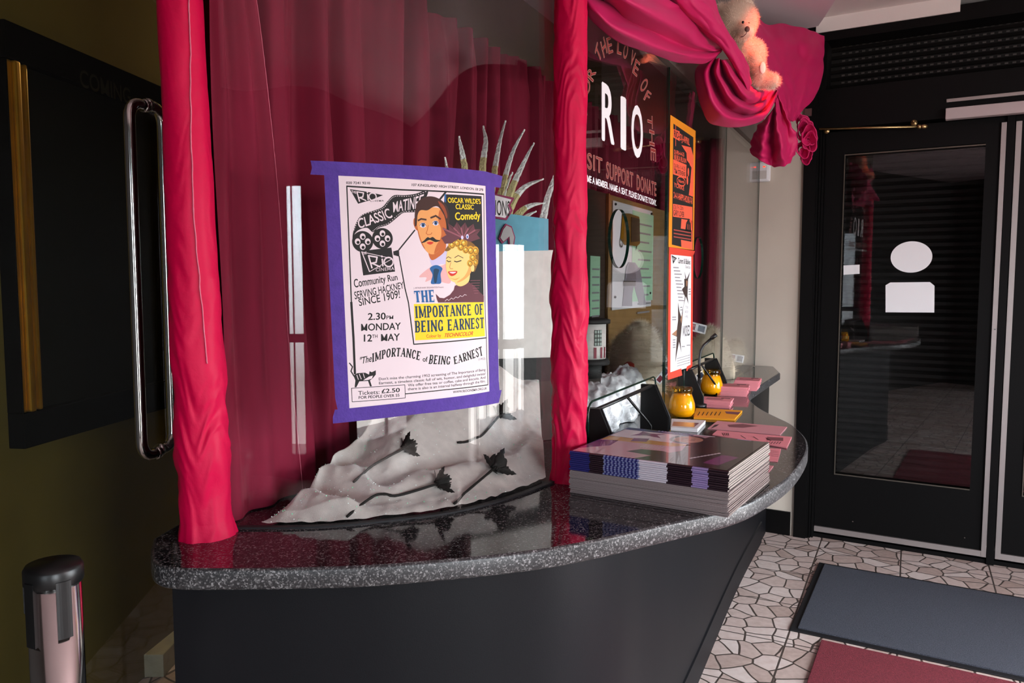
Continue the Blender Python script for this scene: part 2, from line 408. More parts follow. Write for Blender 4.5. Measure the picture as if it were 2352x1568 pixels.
class Art:
    LAY = .00004
    def __init__(s, surf, base=.0006): s.s = surf; s.mb = MB(); s.base = base
    def put(s, sts, fs, mat, layer): s.mb.add([s.s.at(p[0], p[1], s.base + layer * s.LAY) for p in sts], fs, mat)
    def poly(s, px, mat, layer=0, px_space=True):
        P = [s.s.st(*p) if px_space else Vector(p) for p in px]
        tris = [list(t) for t in tessellate_polygon([[Vector((p[0], p[1], 0)) for p in P]])]
        if s.s.flat: s.put(P, tris, mat, layer); return
        V = list(P); cache = {}
        def mid(a, b):
            k = (min(a, b), max(a, b))
            if k not in cache: V.append((V[a] + V[b]) / 2); cache[k] = len(V) - 1
            return cache[k]
        todo = tris; out = []
        while todo:
            a, b, c = todo.pop()
            ln = [abs(V[a][0] - V[b][0]), abs(V[b][0] - V[c][0]), abs(V[c][0] - V[a][0])]; mx = max(ln)
            if mx < .010: out.append((a, b, c)); continue
            if ln[0] == mx: m = mid(a, b); todo += [[a, m, c], [m, b, c]]
            elif ln[1] == mx: m = mid(b, c); todo += [[a, b, m], [a, m, c]]
            else: m = mid(c, a); todo += [[a, b, m], [m, b, c]]
        s.put(V, out, mat, layer)
    def line(s, px, w, mat, layer=0, closed=False, px_space=True):
        P = [s.s.st(*p) if px_space else Vector(p) for p in px]
        if closed: P.append(P[0])
        for a, b in zip(P, P[1:]):
            d = b - a
            if d.length < 1e-7: continue
            d.normalize(); n = Vector((-d.y, d.x)) * (w / 2); e = d * (w * .3)
            s.poly([a - e + n, a - e - n, b + e - n, b + e + n], mat, layer, False)
    def ell(s, c, rx, ry, mat, layer=0, rot=0, n=24, ring=0):
        # centre given in picture coordinates, radii in metres on the surface
        C = s.s.st(*c); pts = []
        for k in range(n):
            w = 2 * math.pi * k / n; x = rx * math.cos(w); y = ry * math.sin(w)
            pts.append(C + Vector((x * math.cos(rot) - y * math.sin(rot), x * math.sin(rot) + y * math.cos(rot))))
        if ring: s.line(pts, ring, mat, layer, True, False)
        else: s.poly(pts, mat, layer, False)
    def text(s, txt, BL, BR, TL, mat, layer=1, bold=.01, sp=1., px_space=True, bend=None, TR=None):
        fat = min(bold, .022) if bold > .012 else 0; bold = .004 if fat else bold
        vs, fs = text_geo(txt, bold, sp); x0 = min(v[0] for v in vs); x1 = max(v[0] for v in vs); H = caph()
        if px_space: BL, BR, TL = s.s.st(*BL), s.s.st(*BR), s.s.st(*TL); TR = s.s.st(*TR) if TR else None
        ex = BR - BL; ey = TL - BL; ey2 = (TR - BR) if TR else ey
        out = []
        for x, y in vs:
            a = (x - x0) / (x1 - x0); p = BL + ex * a + (ey * (1 - a) + ey2 * a) * (y / H)
            if bend: p = p + Vector(bend(a, y / H))
            out.append(p)
        s.put(out, fs, mat, layer)
        if fat:
            k = (fat - .004) * 1.1; w = (x1 - x0)
            for i, (dx, dy) in enumerate(((-k, 0), (k, 0), (0, k * .7), (0, -k * .7))):
                s.put([p + ex * (dx / w) + ey * (dy / H) for p in out], fs, mat, layer + .12 * (i + 1))
    def build(s, name, parent): return s.mb.build(name, parent, fix=False)

# ------------------------------------------------------------------ plan of the booth
GLASS_PTS = [(-.600, 1.505), (-.544, 1.509), (-.418, 1.512), (-.303, 1.537), (-.126, 1.613), (.001, 1.728), (.087, 1.842), (.120, 1.90)]
SCREEN = Curve(GLASS_PTS)
G0 = Vector((.132, 1.877)); GD = Vector((1.26, 2.572)).normalized(); GN = Vector((GD.y, -GD.x))   # straight glazing; GN points to the lobby
PANE = Plane(G0, GD, 1)
W0 = Vector((1.40, 4.47)); WD = Vector((.86, -.51)).normalized(); WN = Vector((-.51, -.86)).normalized()
DOORWALL = Plane(W0, WD, 1)
def gp(p, z, off=0.): a = G0 + GD * p + GN * off; return Vector((a.x, a.y, z))
def wq(q, z, n=0.): a = W0 + WD * q + WN * n; return Vector((a.x, a.y, z))
def WT(p): return wq(p[0], p[2], p[1])       # local (along wall, out of wall, up)
def GT(p): return gp(p[0], p[2], p[1])
CURD = Vector((.47, 1)).normalized(); CURN = Vector((CURD.y, -CURD.x)); CUR0 = Vector((-.60, 1.525))
def cu(s, z, off=0.): a = CUR0 + CURD * s + CURN * off; return Vector((a.x, a.y, z))
TOPZ = 2.16; CEIL = 2.80
# ------------------------------------------------------------------ the room
struct(MB().box((-3, -4, -.06), (5, 6.2, 0), M['floor']).build('floor'))
struct(MB().box((-3, -4, CEIL + .04), (5, 6.2, CEIL + .12), M['white_paint']).build('ceiling'))
# lower lilac ceiling field, its edge sweeping away from the door wall
ce = [onz(1867, 78, CEIL), onz(1893, 40, CEIL), onz(1920, -2, CEIL), onz(1990, -110, CEIL), onz(2100, -300, CEIL)]
lp = [(-3, 6), (ce[0].x + .02, 6)] + [(p.x, p.y) for p in ce] + [(3.4, 2.2), (3.4, -3), (-3, -3)]
struct(MB().prism(lp, CEIL, CEIL + .04, M['lilac']).build('trim_1'))
lw = lambda y: -1.415 + .125 * (y - 2.2)
struct(MB().prism([(lw(1.72), 1.72), (lw(6), 6), (lw(6) - .15, 6), (lw(1.72) - .15, 1.72)], 0, CEIL + .05, M['olive']).build('wall_left'))
struct(MB().prism([(lw(-3), -3), (lw(1.72), 1.72), (lw(1.72) - .15, 1.72), (lw(-3) - .15, -3)], 0, CEIL + .05, M['lobby']).build('wall_lobby'))
# wall behind the booth curtain
a, b = cu(.5, 0, -.42), cu(4.6, 0, -.42); a2, b2 = cu(.5, 0, -.5), cu(4.6, 0, -.5)
struct(MB().prism([a[:2], b[:2], b2[:2], a2[:2]], 0, CEIL + .05, M['brown_wall']).build('wall_back'))
struct(MB().box((-3, 5.9, 0), (5, 6.1, 2.9), M['brown_wall']).build('wall_far'))
# street front walls (behind and right of the camera) with their daylight openings
m = MB()
ox0, ox1, oz0, oz1 = -1.02, -.42, .08, 2.2
for x0, x1, z0, z1 in ((-3, ox0, 0, 2.85), (ox1, 1.7, 0, 2.85), (3.1, 3.6, 0, 2.85), (1.7, 3.1, 2.2, 2.85), (ox0, ox1, oz1, 2.85), (ox0, ox1, 0, oz0)):
    m.box((x0, BACK_Y - .15, z0), (x1, BACK_Y, z1), M['lobby'])
struct(m.build('wall_front'))
m = MB(); sy0, sy1, sz0, sz1 = .62, 2.68, 0.05, 1.76
fy = W0.y + WD.y * ((FRONT_X - W0.x) / WD.x)
for y0, y1, z0, z1 in ((BACK_Y - .15, sy0, 0, 2.85), (sy1, fy + .2, 0, 2.85), (sy0, sy1, sz1, 2.85), (sy0, sy1, 0, sz0)):
    m.box((FRONT_X, y0, z0), (FRONT_X + .15, y1, z1), M['lobby'])
struct(m.build('wall_street'))
m = MB()
for z0, z1 in ((oz0, oz0 + .1), (1.0, 1.06), (oz1 - .08, oz1)): m.box((ox0, BACK_Y - .09, z0), (ox1, BACK_Y - .04, z1), M['black_paint'])
for x0, x1 in ((ox0, ox0 + .06), (-.80, -.72), (ox1 - .04, ox1)): m.box((x0, BACK_Y - .09, oz0), (x1, BACK_Y - .04, oz1), M['black_paint'])
o = struct(m.build('door_3')); MB().box((ox0, BACK_Y - .068, oz0), (ox1, BACK_Y - .062, oz1), M['tinted']).build('glass_pane', o)
m = MB()
for z0, z1 in ((sz0, sz0 + .12), (1.0, 1.06), (sz1 - .08, sz1)): m.box((FRONT_X + .04, sy0, z0), (FRONT_X + .1, sy1, z1), M['black_paint'])
for k in range(6):
    y = sy0 + (sy1 - sy0 - .11) * k / 5; m.box((FRONT_X + .04, y, sz0), (FRONT_X + .1, y + .11, sz1), M['black_paint'])
struct(m.build('window_1'))
m = MB()
for z0, z1 in ((0, .14), (1.0, 1.06), (2.13, 2.2)): m.box((1.7, BACK_Y - .09, z0), (3.1, BACK_Y - .04, z1), M['black_paint'])
for x0 in (1.7, 2.37, 3.04): m.box((x0, BACK_Y - .09, 0), (x0 + .06, BACK_Y - .04, 2.2), M['black_paint'])
struct(m.build('window_2'))

# ------------------------------------------------------------------ door wall: cream pier, black frame, doors, shutter
QC = .235
struct(MB().box((-1.15, -.14, 0), (QC, 0, CEIL + .03), M['cream'], WT, 0).build('wall_right'))
struct(MB().box((-.2, 0, 0), (QC - .02, .014, .135), M['black_paint'], WT).build('baseboard_right'))
m = MB()
m.box((QC, -.14, 0), (.30, .02, CEIL), M['black_paint'], WT)
for q0, q1, n0 in ((.300, .309, .006), (.312, .321, -.008), (.324, .333, -.02)): m.box((q0, -.14, 0), (q1, n0, 2.3), M['black_paint'], WT)
m.box((.30, -.14, 2.26), (2.3, .0, 2.47), M['black_paint'], WT)
m.box((.30, -.14, 2.72), (2.3, .02, CEIL), M['black_paint'], WT)
m.box((1.172, -.12, 0), (1.205, -.03, 2.26), M['black_paint'], WT)
m.box((.30, -.14, 2.47), (.335, .0, 2.72), M['black_paint'], WT)
m.box((.33, -.14, 0), (2.3, -.045, .022), M['black_paint'], WT)
struct(m.build('trim_2'))
struct(MB().box((.28, .0, CEIL - .035), (.95, .03, CEIL + .04), M['white_paint'], WT).build('trim_3'))
struct(MB().box((2.02, -.14, 0), (2.4, 0, CEIL), M['black_paint'], WT).build('wall_corner'))
struct(MB().box((.2, -1.6, 0), (2.5, -1.55, 2.9), M['black_paint'], WT).build('wall_beyond'))

M['bead'] = pmat('dull_bead', '#5b544b', .45, metal=.6)
def leaf(n, q0, q1, g0, g1, stickers):
    d = struct(MB().box((q0, -.095, .03), (q1, -.05, .37), M['black_paint'], WT).box((q0, -.095, 2.13), (q1, -.05, 2.25), M['black_paint'], WT)
               .box((q0, -.095, .37), (g0, -.05, 2.13), M['black_paint'], WT).box((g1, -.095, .37), (q1, -.05, 2.13), M['black_paint'], WT).build('door_%d' % n, loc=wq(q0, 0)))
    MB().box((g0, -.078, .37), (g1, -.070, 2.13), M['door_glass'], WT).build('glass_pane', d)
    b = MB()
    for z in (.37, 2.118): b.box((g0, -.05, z), (g1, -.044, z + .006), M['bead'], WT)
    b.box((g0, -.05, .37), (g0 + .005, -.043, 2.12), M['bead'], WT)
    b.build('glazing_bead', d)
    s = MB()
    s.box((q0 + .002, -.05, .035), (q1, -.036, .065), M['alu'], WT)
    MB_e = MB().box((q1 - .022, -.05, .035) if n == 1 else (q0 + .002, -.05, .035), (q1, -.034, 2.22) if n == 1 else (q0 + .026, -.034, 2.22), M['alu'], WT)
    s.build('bottom_strip', d); MB_e.build('edge_strip', d)
    sc = MB()
    for (q, z) in ((q0 + .2, .12), (q1 - .1, .12), (q1 - .012, 1.2)):
        sc.box((q, -.036, z), (q + .006, -.030, z + .006), M['chrome'], WT)
    sc.build('screws', d)
    return d
d1 = leaf(1, .335, 1.170, .432, 1.085, True)
d2 = leaf(2, 1.207, 2.02, 1.31, 1.92, False)
DG = Plane(W0 + WN * -.070, WD, 1)
ar = Art(DG, .001); ar.ell((2093, 590), .098, .082, M['white'], n=48); ar.build('round_sticker', d1)['label'] = 'white oval sticker'
ar = Art(DG, .001); ar.poly([C7(508, 1434), C7(508, 1310), C7(530, 1297), C7(712, 1295), C7(733, 1312), C7(732, 1435)], M['white']); ar.build('square_sticker', d1)['label'] = 'white sticker with clipped corners'
ar = Art(DG, .001); ar.poly([C7(315, 1262), C7(315, 1219), C7(389, 1215), C7(389, 1257)], M['white']); ar.build('small_label', d1)['label'] = 'small blank white label'
# slatted security shutter behind doors and transom
rs = thing('roller_shutter', wq(.3, 0, -.3), 'dark perforated roller shutter closed behind the black doors', 'shutter')
m = MB(); z = .02; k = 0
while z < 2.78:
    m.add([wq(.25, z, -.30), wq(2.35, z, -.30), wq(2.35, z + .012, -.285), wq(.25, z + .012, -.285), wq(2.35, z + .030, -.283), wq(.25, z + .030, -.283), wq(2.35, z + .040, -.30), wq(.25, z + .040, -.30)],
          [(0, 1, 2, 3), (3, 2, 4, 5), (5, 4, 6, 7)], M['shutter'] if 'shutter' in M else M.setdefault('shutter', pmat('shutter_metal', '#161413', .6, spec=.2))); z += .040
m.build('slat_curtain', rs)
m = MB(); z = .02
M['hole'] = pmat('shutter_hole', '#4a4643', .5)
while z < 2.78:
    if z > 2.42:
        q = .37
        while q < 1.95: m.box((q, -.2835, z + .016), (q + .016, -.282, z + .024), M['hole'], WT); q += .034
    z += .040
tag(m.build('perforations', rs), kind='stuff')
# things fixed to the door wall
dc = thing('door_closer', wq(.9, 2.27), 'pale grey door closer box on lintel above black door', 'door closer')
c0 = DOORWALL.st(2172, 275); 
MB().box((c0.x, .0, 2.245), (2.0, .05, 2.30), pmat('closer_grey', '#b3a6a6', .5), WT, .004).build('body', dc)
MB().box((c0.x, -.0, 2.335), (2.0, .012, 2.352), M['alu'], WT, .002).build('cover_rail', dc)
br = thing('curtain_rod', wq(.32, 2.25), 'thin brass curtain rod fixed across top of black door', 'rod')
MB().tube([wq(.315, 2.256, .045), wq(.79, 2.222, .045)], .006, M['brass']).build('rod', br)
e = MB().ellipsoid(wq(.815, 2.220, .045), (.018, .012, .012), M['brass']); e.tube([wq(.785, 2.222, .045), wq(.80, 2.221, .045)], .011, M['brass']); e.build('finial', br)
for q in (.345, .765): MB().tube([wq(q, 2.25, 0), wq(q, 2.252, .045)], .005, M['brass']).tube([wq(q, 2.25, .0), wq(q, 2.25, .006)], .016, M['brass']).build('bracket', br)
sg = DOORWALL.st(1858, 260); tag(MB().box((sg.x - .018, .02, sg.y - .02), (sg.x + .018, .026, sg.y + .02), pmat('notice', '#5a3a3a', .6), WT).build('wall_notice', loc=wq(sg.x, sg.y)), 'tiny dark red notice stuck on black door frame', 'notice')
# sensor box on the cream pier
s0 = DOORWALL.st(1757, 392)
se = thing('wall_sensor', wq(s0.x, s0.y), 'white rounded alarm sensor on cream pier below red tail', 'sensor')
MB().box((s0.x - .035, .0, s0.y - .065), (s0.x + .035, .045, s0.y + .045), M['white'], WT, .014).build('housing', se)
MB().box((s0.x + .0, .044, s0.y + .014), (s0.x + .012, .047, s0.y + .019), pmat('led_red', '#ff3010', .4, emit='#ff3010', est=3), WT).build('indicator_light', se)
MB().box((s0.x - .02, .0455, s0.y - .05), (s0.x + .02, .048, s0.y - .005), pmat('lens_grey', '#cfcac5', .3), WT).build('lens', se)

# ------------------------------------------------------------------ bulkhead over the booth
out = [SCREEN.at(q, 0, .03) for q in [SCREEN.L[-1] * k / 12 for k in range(0, 12)]]
poly = [p.to_2d() for p in out] + [gp(.05, 0, .012).to_2d(), gp(2.95, 0, .012).to_2d(), gp(2.95, 0, -.05).to_2d(), gp(0.05, 0, -.05).to_2d()] + [SCREEN.at(SCREEN.L[-1] * k / 12, 0, -.05).to_2d() for k in range(11, -1, -1)]
struct(MB().prism(poly, TOPZ + .006, CEIL, M['soffit']).build('trim_4'))

# ------------------------------------------------------------------ counter
RIM = [onz(u, v, HC) for u, v in [(352, 1236), (346, 1262), (349, 1286), (366, 1299), (400, 1305), (480, 1307), (724, 1304), (933, 1294), (1261, 1260), (1531, 1204), (1690, 1166), (1770, 1127), (1821, 1089), (1850, 1048), (1856, 1022), (1847, 1000), (1818, 974), (1786, 958), (1754, 942), (1732, 927), (1722, 914), (1725, 901), (1738, 891), (1792, 856)]]
rim = [p.to_2d() for p in cr(RIM, 8)]
wend = wq(.10, 0, .004)
plan = rim + [wend.to_2d(), wq(-.62, 0, .004).to_2d()] + [cu(s, 0, -.03).to_2d() for s in (3.2, 2, 1, .5)] + [Vector((-.575, 1.75)), Vector((-.665, 1.62))]
def slab(plan, z0, z1, mat, bev):
    n = len(plan); ins = []
    for i in range(n):
        d = (plan[(i + 1) % n] - plan[i - 1]).normalized(); ins.append(Vector((-d.y, d.x)))
    rings = []
    for k in range(5):
        w = math.pi / 2 * k / 4; rings.append((bev * (1 - math.sin(w)), z1 - bev + bev * math.cos(w)) if 0 else (bev * (1 - math.cos(w)), 0))
    prof = [(bev * (1 - math.sin(R(t))), z0 + bev * (1 - math.cos(R(t)))) for t in (0, 30, 60, 90)] + [(bev * (1 - math.sin(R(t))), z1 - bev * (1 - math.cos(R(t)))) for t in (90, 60, 30, 0)]
    vs = []; fs = []
    sgn = 1 if sum(a.x * b.y - b.x * a.y for a, b in zip(plan, plan[1:] + plan[:1])) > 0 else -1
    for off, z in prof:
        for p, q in zip(plan, ins): r = p + q * off * sgn; vs.append((r.x, r.y, z))
    L = len(prof)
    for k in range(L - 1):
        for i in range(n): fs.append((k * n + i, k * n + (i + 1) % n, (k + 1) * n + (i + 1) % n, (k + 1) * n + i))
    mb = MB().add(vs, fs, M['granite_edge'], True)
    for k in (0, L - 1):
        o = k * n
        mb.add([vs[o + i] for i in range(n)], [tuple(t) for t in tessellate_polygon([[Vector((vs[o + i][0], vs[o + i][1], 0)) for i in range(n)]])], mat, False)
    return mb
wt = tag(slab(plan, HC - .038, HC, M['granite'], .006).build('worktop', loc=(0, 1.4, HC - .038)), 'speckled black polished granite counter top with wavy rounded edge', 'counter top')
FP = [(-.604, 1.352), (-.5, 1.345), (-.336, 1.35), (-.183, 1.37), (.0, 1.425), (.13, 1.52), (.24, 1.70), (.345, 2.0), (.476, 2.3), (.666, 2.719), (1.06, 3.59), (1.458, 4.40)]
fp = cr([Vector((a, b, 0)) for a, b in FP], 10)
back = [Vector((1.40, 4.43, 0)), Vector((.62, 2.80, 0)), Vector((.2, 1.95, 0)), Vector((-.2, 1.9, 0)), Vector((-.58, 1.70, 0))]
cb = thing('counter_base', (0, 1.6, 0), 'black laminate ticket counter front curving under the granite top', 'counter')
poly = [p.to_2d() for p in fp] + [p.to_2d() for p in back]
m = MB(); n = len(poly)
m.add([(p.x, p.y, 0.) for p in poly] + [(p.x, p.y, HC - .039) for p in poly], [(i, (i + 1) % n, n + (i + 1) % n, n + i) for i in range(n)], M['black_lam'], False)
o = m.build('front_panel', cb); o.data.set_sharp_from_angle(angle=R(30)); o.data.polygons.foreach_set('use_smooth', [True] * len(o.data.polygons))
kp = [p.to_2d() for p in fp if p.y < 4.3]; m = MB(); vs = []; K = len(kp)
for i, p in enumerate(kp):
    d = (kp[min(i + 1, K - 1)] - kp[max(i - 1, 0)]).normalized(); q = p + Vector((d.y, -d.x)) * .006
    vs += [(q.x, q.y, 0), (q.x, q.y, .115), (p.x, p.y, .118)]
m.add(vs, [(3 * i, 3 * i + 3, 3 * i + 4, 3 * i + 1) for i in range(K - 1)] + [(3 * i + 1, 3 * i + 4, 3 * i + 5, 3 * i + 2) for i in range(K - 1)], M['black_lam'])
m.build('kickboard', cb)

# ------------------------------------------------------------------ velvet wrapped posts
def vpost(name, base, top, r0, r1, label, seed, band, seam, calm=.15):
    t = thing(name, base, label, 'post', None)
    base = Vector(base); top = Vector(top); Hh = top.z - base.z
    def f(a, b):
        w = 2 * math.pi * a; c = base.lerp(top, b); r = r0 + (r1 - r0) * b
        x, y = math.cos(w), math.sin(w); z = b * Hh
        low = 1 - min(1, z / .75)                         # the sleeve slumps and creases towards the foot
        wob = nz(x + seed, y, z * 5); wr = nz(x * 1.0 + seed, y * 1.0, z * 15 + 2.2 * wob) ; wr2 = nz(x * 2.2 + seed, y * 2.2 + 7, z * 34 + 4 * wob)
        wr3 = nz(x * .9 + seed * 3, y * .9, z * 7)
        r += (.0036 * (1 - abs(wr) * 2) + .0022 * wr2) * (calm + 1.1 * low) + .004 * wr3
        for z0, amp, wd in band: r += amp * math.exp(-((z - z0 + .02 * x) / wd) ** 2)
        if z < .03: r += .005 * (1 - z / .03)
        return c + Vector((x * r, y * r, 0))
    m = MB().grid(f, 110, 330, M['velvet_post'], True, closeu=True)
    m.build('velvet_sleeve', t)
    if seam:
        pts = []
        for k in range(160):
            b = seam[1] + (seam[2] - seam[1]) * k / 159; w = seam[0] + .12 * math.sin(b * 9) + .05 * nz(b * 30, seed); p = f(w / (2 * math.pi), b)
            c = base.lerp(top, b); d = (p - c); d.z = 0; pts.append(c + d * 1.01 + d.normalized() * (.0012 + .0015 * nz(b * 160, 3)))
        MB().tube(pts, [.0012 + .0009 * abs(nz(k * 1.7, 1)) for k in range(160)], M['seam'], 6).build('frayed_seam', t)
    return t
vpost('velvet_post', (-.590, 1.478, HC), (-.612, 1.478, TOPZ), .047, .038, 'red velvet covered post with pale frayed seam, left end of counter', 2.3, [(.33, .004, .05), (.16, .003, .04)], (-.93, .28, .999))
vpost('velvet_post', (.140, 1.893, HC), (.138, 1.893, TOPZ), .0375, .0385, 'red velvet covered post beside the brochure stack', 9.1, [(.43, .007, .035), (.5, .004, .03), (.28, .003, .05)], None, .6)

# ------------------------------------------------------------------ glazing of the booth
gs = thing('curved_glass_screen', SCREEN.at(.4, HC), 'curved clear glass screen between the two velvet posts', 'glass screen')
Ls = SCREEN.L[-1]
def fgl(off):
    return lambda a, b: SCREEN.at(.05 + (Ls - .095) * a, HC + .004 + (TOPZ - HC - .004) * b, off)
m = MB().grid(fgl(0), 60, 1, M['glass']); m.grid(fgl(-.008), 60, 1, M['glass']); m.build('pane', gs)
m = MB()
m.grid(lambda a, b: SCREEN.at(Ls * a, HC + .0005 + .004 * b, .003), 60, 1, M['rubber']); m.grid(lambda a, b: SCREEN.at(Ls * a, HC + .0045, .003 - .014 * b), 60, 1, M['rubber'])
m.build('base_seal', gs)
J1 = PANE.st(1535, 400).x; J2 = PANE.st(1667, 420).x; PE = 2.84
def pane(name, p0, p1, label, ring=None, ring_px=None, notch=None):
    t = thing(name, gp((p0 + p1) / 2, HC), label, 'glass pane')
    z0, z1 = HC + .004, TOPZ; base = [(p0, z0), (p1, z0)]
    if notch:
        n0, n1 = notch; base = [(p0, z0), (n0, z0)] + [(n0 + .03 - .03 * math.cos(R(w)), HC + .14 + .03 * math.sin(R(w))) for w in (0, 30, 60, 90)] + [(n1 - .03 + .03 * math.sin(R(w)), HC + .14 + .03 * math.cos(R(w))) for w in (0, 30, 60, 90)] + [(n1, z0), (p1, z0)]
    m = MB()
    if ring:
        c = PANE.st(*ring_px); rr = ring
        N = 40; cir = [(c.x + rr * math.cos(2 * math.pi * k / N), c.y + rr * math.sin(2 * math.pi * k / N)) for k in range(N)]
        outer = base + [(p1, z1), (p0, z1)]
        for off in (0, -.008):
            allp = outer + cir; tri = tessellate_polygon([[Vector((a, b, 0)) for a, b in outer], [Vector((a, b, 0)) for a, b in cir]])
            m.add([gp(a, b, off) for a, b in allp], [tuple(x) for x in tri], M['glass'])
        pn = m.build('pane', t)
        e = MB(); e.add([gp(a, b, .0005) for a, b in cir] + [gp(a, b, -.0085) for a, b in cir] , [(k, (k + 1) % N, N + (k + 1) % N, N + k) for k in range(N)], M['glass_edge'], True)
        e.build('speak_hole_rim', pn)
    else:
        for off in (0, -.008): m.add([gp(p0, z0, off), gp(p1, z0, off), gp(p1, z1, off), gp(p0, z1, off)], [(0, 1, 2, 3)], M['glass'])
        m.build('pane', t)
    MB().box((p1 - .002, -.009, z0), (p1 + .002, .001, z1), M['glass_edge'], GT).build('joint', t)
    return t
p1 = pane('glass_pane', .062, J1 - .003, 'clear glass pane with white and red lettering above serving hatch', .083, (1425, 548), (.16, .80))
p2 = pane('glass_pane', J1 + .001, J2 - .003, 'clear glass pane behind the orange and white notices', .083, (1605, 592), (1.19, 1.735))
p3 = pane('glass_pane', J2 + .001, PE, 'plain clear glass pane against the cream pier')
for o_, n0, n1 in ((p1, .16, .80), (p2, 1.19, 1.735)):
    pts = [gp(n0, HC + .002, -.004)] + [gp(n0 + .03 - .03 * math.cos(R(w)), HC + .14 + .03 * math.sin(R(w)), -.004) for w in (0, 30, 60, 90)] + [gp(n1 - .03 + .03 * math.sin(R(w)), HC + .14 + .03 * math.cos(R(w)), -.004) for w in (0, 30, 60, 90)] + [gp(n1, HC + .002, -.004)]
    MB().tube(pts, .003, M['glass_edge'], 6).build('hatch_rim', o_)

# ------------------------------------------------------------------ curtain
def pleat(s, z, seed):
    zz = (z - HC) / 1.3
    x = s + .02 * nz(s * 2 + seed, zz * 1.5) 
    ph = x * 46 + 5 * nz(x * 5 + seed, zz * .35) + .5 * nz(x * 3, zz * 1.5, seed)
    a = math.tanh(2.2 * math.sin(ph)) * (.022 + .012 * nz(x * 6, 4 + seed)) + nz(x * 21 + seed * 2, zz * .5, 3) * .026 + nz(x * 4 + seed, 9) * .03 - .01
    top = max(0, (zz - .9) / .1)
    return a * 1.5 * (1 - .45 * top) + top * .010 * math.sin(s * 110)
RZ = 2.25
CSEED = 4.2
t = thing('curtain', cu(1.5, HC), 'long pleated crimson curtain hanging behind the window display', 'curtain')
def fc(a, b):
    s = .07 + 3.45 * a; z = HC + .003 + (RZ + .0 - HC) * b
    if b > .985: z += .012 * nz(s * 30, 5)
    return cu(s, z, pleat(s, z, CSEED) - .04)
MB().grid(fc, 1300, 30, M['velvet_curtain']).build('drape', t)
MB().tube([cu(0.1, RZ - .035, -.17), cu(3.5, RZ - .035, -.17)], .012, M['black_paint']).build('curtain_rail', t)
t = thing('curtain', cu(.1, HC), 'front crimson curtain panel pulled aside next to left velvet post', 'curtain')
def fc2(a, b):
    w = .075 + .17 * (1 - b) ** .75
    s = .03 + w * a; z = HC + .003 + (TOPZ - HC) * b
    return cu(s, z, .015 - .02 * a * (1 - b) + .016 * nz(a * 4.5 + 3, b * .8) + .012 * math.sin(a * 15 + 2 * nz(b * 2, 1)) * (.4 + b * .6))
MB().grid(fc2, 90, 70, M['velvet_curtain']).build('drape', t)
pts = [fc2(1, k / 120) + Vector((.0006 * nz(k * .9), 0, 0)) for k in range(121)]
MB().tube(pts, [.0009 + .0005 * abs(nz(k * 1.3, 4)) for k in range(121)], M['seam'], 5).build('frayed_hem', t)
t = thing('curtain', wq(-.6, HC, .1), 'short crimson curtain on the end wall beyond the notices', 'curtain')
def fc3(a, b):
    q = -1.0 + .8 * a; z = HC + .003 + (RZ - HC) * b; return wq(q, z, .06 + pleat(q * 1.3 + 20, z, 2.2) * .8)
MB().grid(fc3, 170, 30, M['velvet_curtain']).build('drape', t)
# ------------------------------------------------------------------ left side: glass door, notice board, barrier post
LW = Plane((-1.415, 2.2), (.125, 1), 1)
def lq(q, z, n=0.): return LW.at(q, z, n)
def LT(p): return lq(p[0], p[2], p[1])
d4 = struct(MB().box((-1.6, 1.746, .02), (-.70, 1.754, 2.7), M['glass']).build('door_4', loc=(-1.15, 1.75, .02)))
def dhandle(side, px):
    Y = 1.75 + side * .052
    a = ony(px, 640, Y).x; zt = ony(px, 232 if side < 0 else 252, Y).z; zb = ony(px, 1050 if side < 0 else 1022, Y).z
    xm = ony(350, 640, 1.75).x; r = .035
    pts = [(xm, 1.75, zt)]; 
    def lerp(t): return (xm + (a - xm) * t, 1.75 + (Y - 1.75) * t)
    x1, y1 = lerp(.45); pts.append((x1, y1, zt))
    for t in (15, 35, 55, 75, 90):
        w = R(t); x, y = lerp(.45 + .55 * math.sin(w)); pts.append((x, y, zt - r * (1 - math.cos(w))))
    low = [(p[0], p[1], zb + (zt - p[2])) for p in pts]
    mid = [(a, Y, zt + (zb - zt) * k / 12) for k in range(1, 12)]
    MB().tube(pts + mid + low[::-1], .0122, M['chrome'], 16).tube([pts[0], ((xm + x1) / 2, 1.75 + (y1 - 1.75) * .4, zt)], .0145, M['chrome'], 16).tube([low[0], ((xm + x1) / 2, 1.75 + (y1 - 1.75) * .4, zb)], .0145, M['chrome'], 16).build('pull_handle', d4)['label'] = 'chrome pull handle, the far one modelling its reflection'
dhandle(-1, 311); dhandle(1, 385)  # far handle is modelled for the near one's mirror image in the glass
tl = LW.st(190, 136); bl = LW.st(200, 980); s0 = LW.st(14, 900).x; s1 = LW.st(440, 900).x
zt, zb = tl.y, bl.y
nb = thing('notice_board', lq((s0 + s1) / 2, zb), 'large black framed display board with gold moulding seen through glass door', 'display board')
m = MB(); 
for q0, q1, z0, z1 in ((s0, s1, zt - .10, zt), (s0, s1, zb, zb + .10), (s0, s0 + .004, zb + .1, zt - .1), (s1 - .05, s1, zb + .1, zt - .1)): m.box((q0, 0, z0), (q1, .05, z1), M['boardfr'], LT, .003)
m.build('frame', nb)
MB().box((s0 + .03, .004, zb + .1), (s1 - .05, .02, zt - .1), M['board'], LT).build('back_panel', nb)
g0 = s0 + .004; m = MB()
for q, w, h in ((.0, .05, .04), (.045, .035, .052), (.075, .045, .034), (.115, .02, .046), (.13, .04, .028)): m.box((g0 + q * .6, .02, zb + .1), (g0 + (q + w) * .6, h, zt - .1), M['gold'], LT, .006)
m.build('gold_moulding', nb)['label'] = 'ribbed gold moulding'
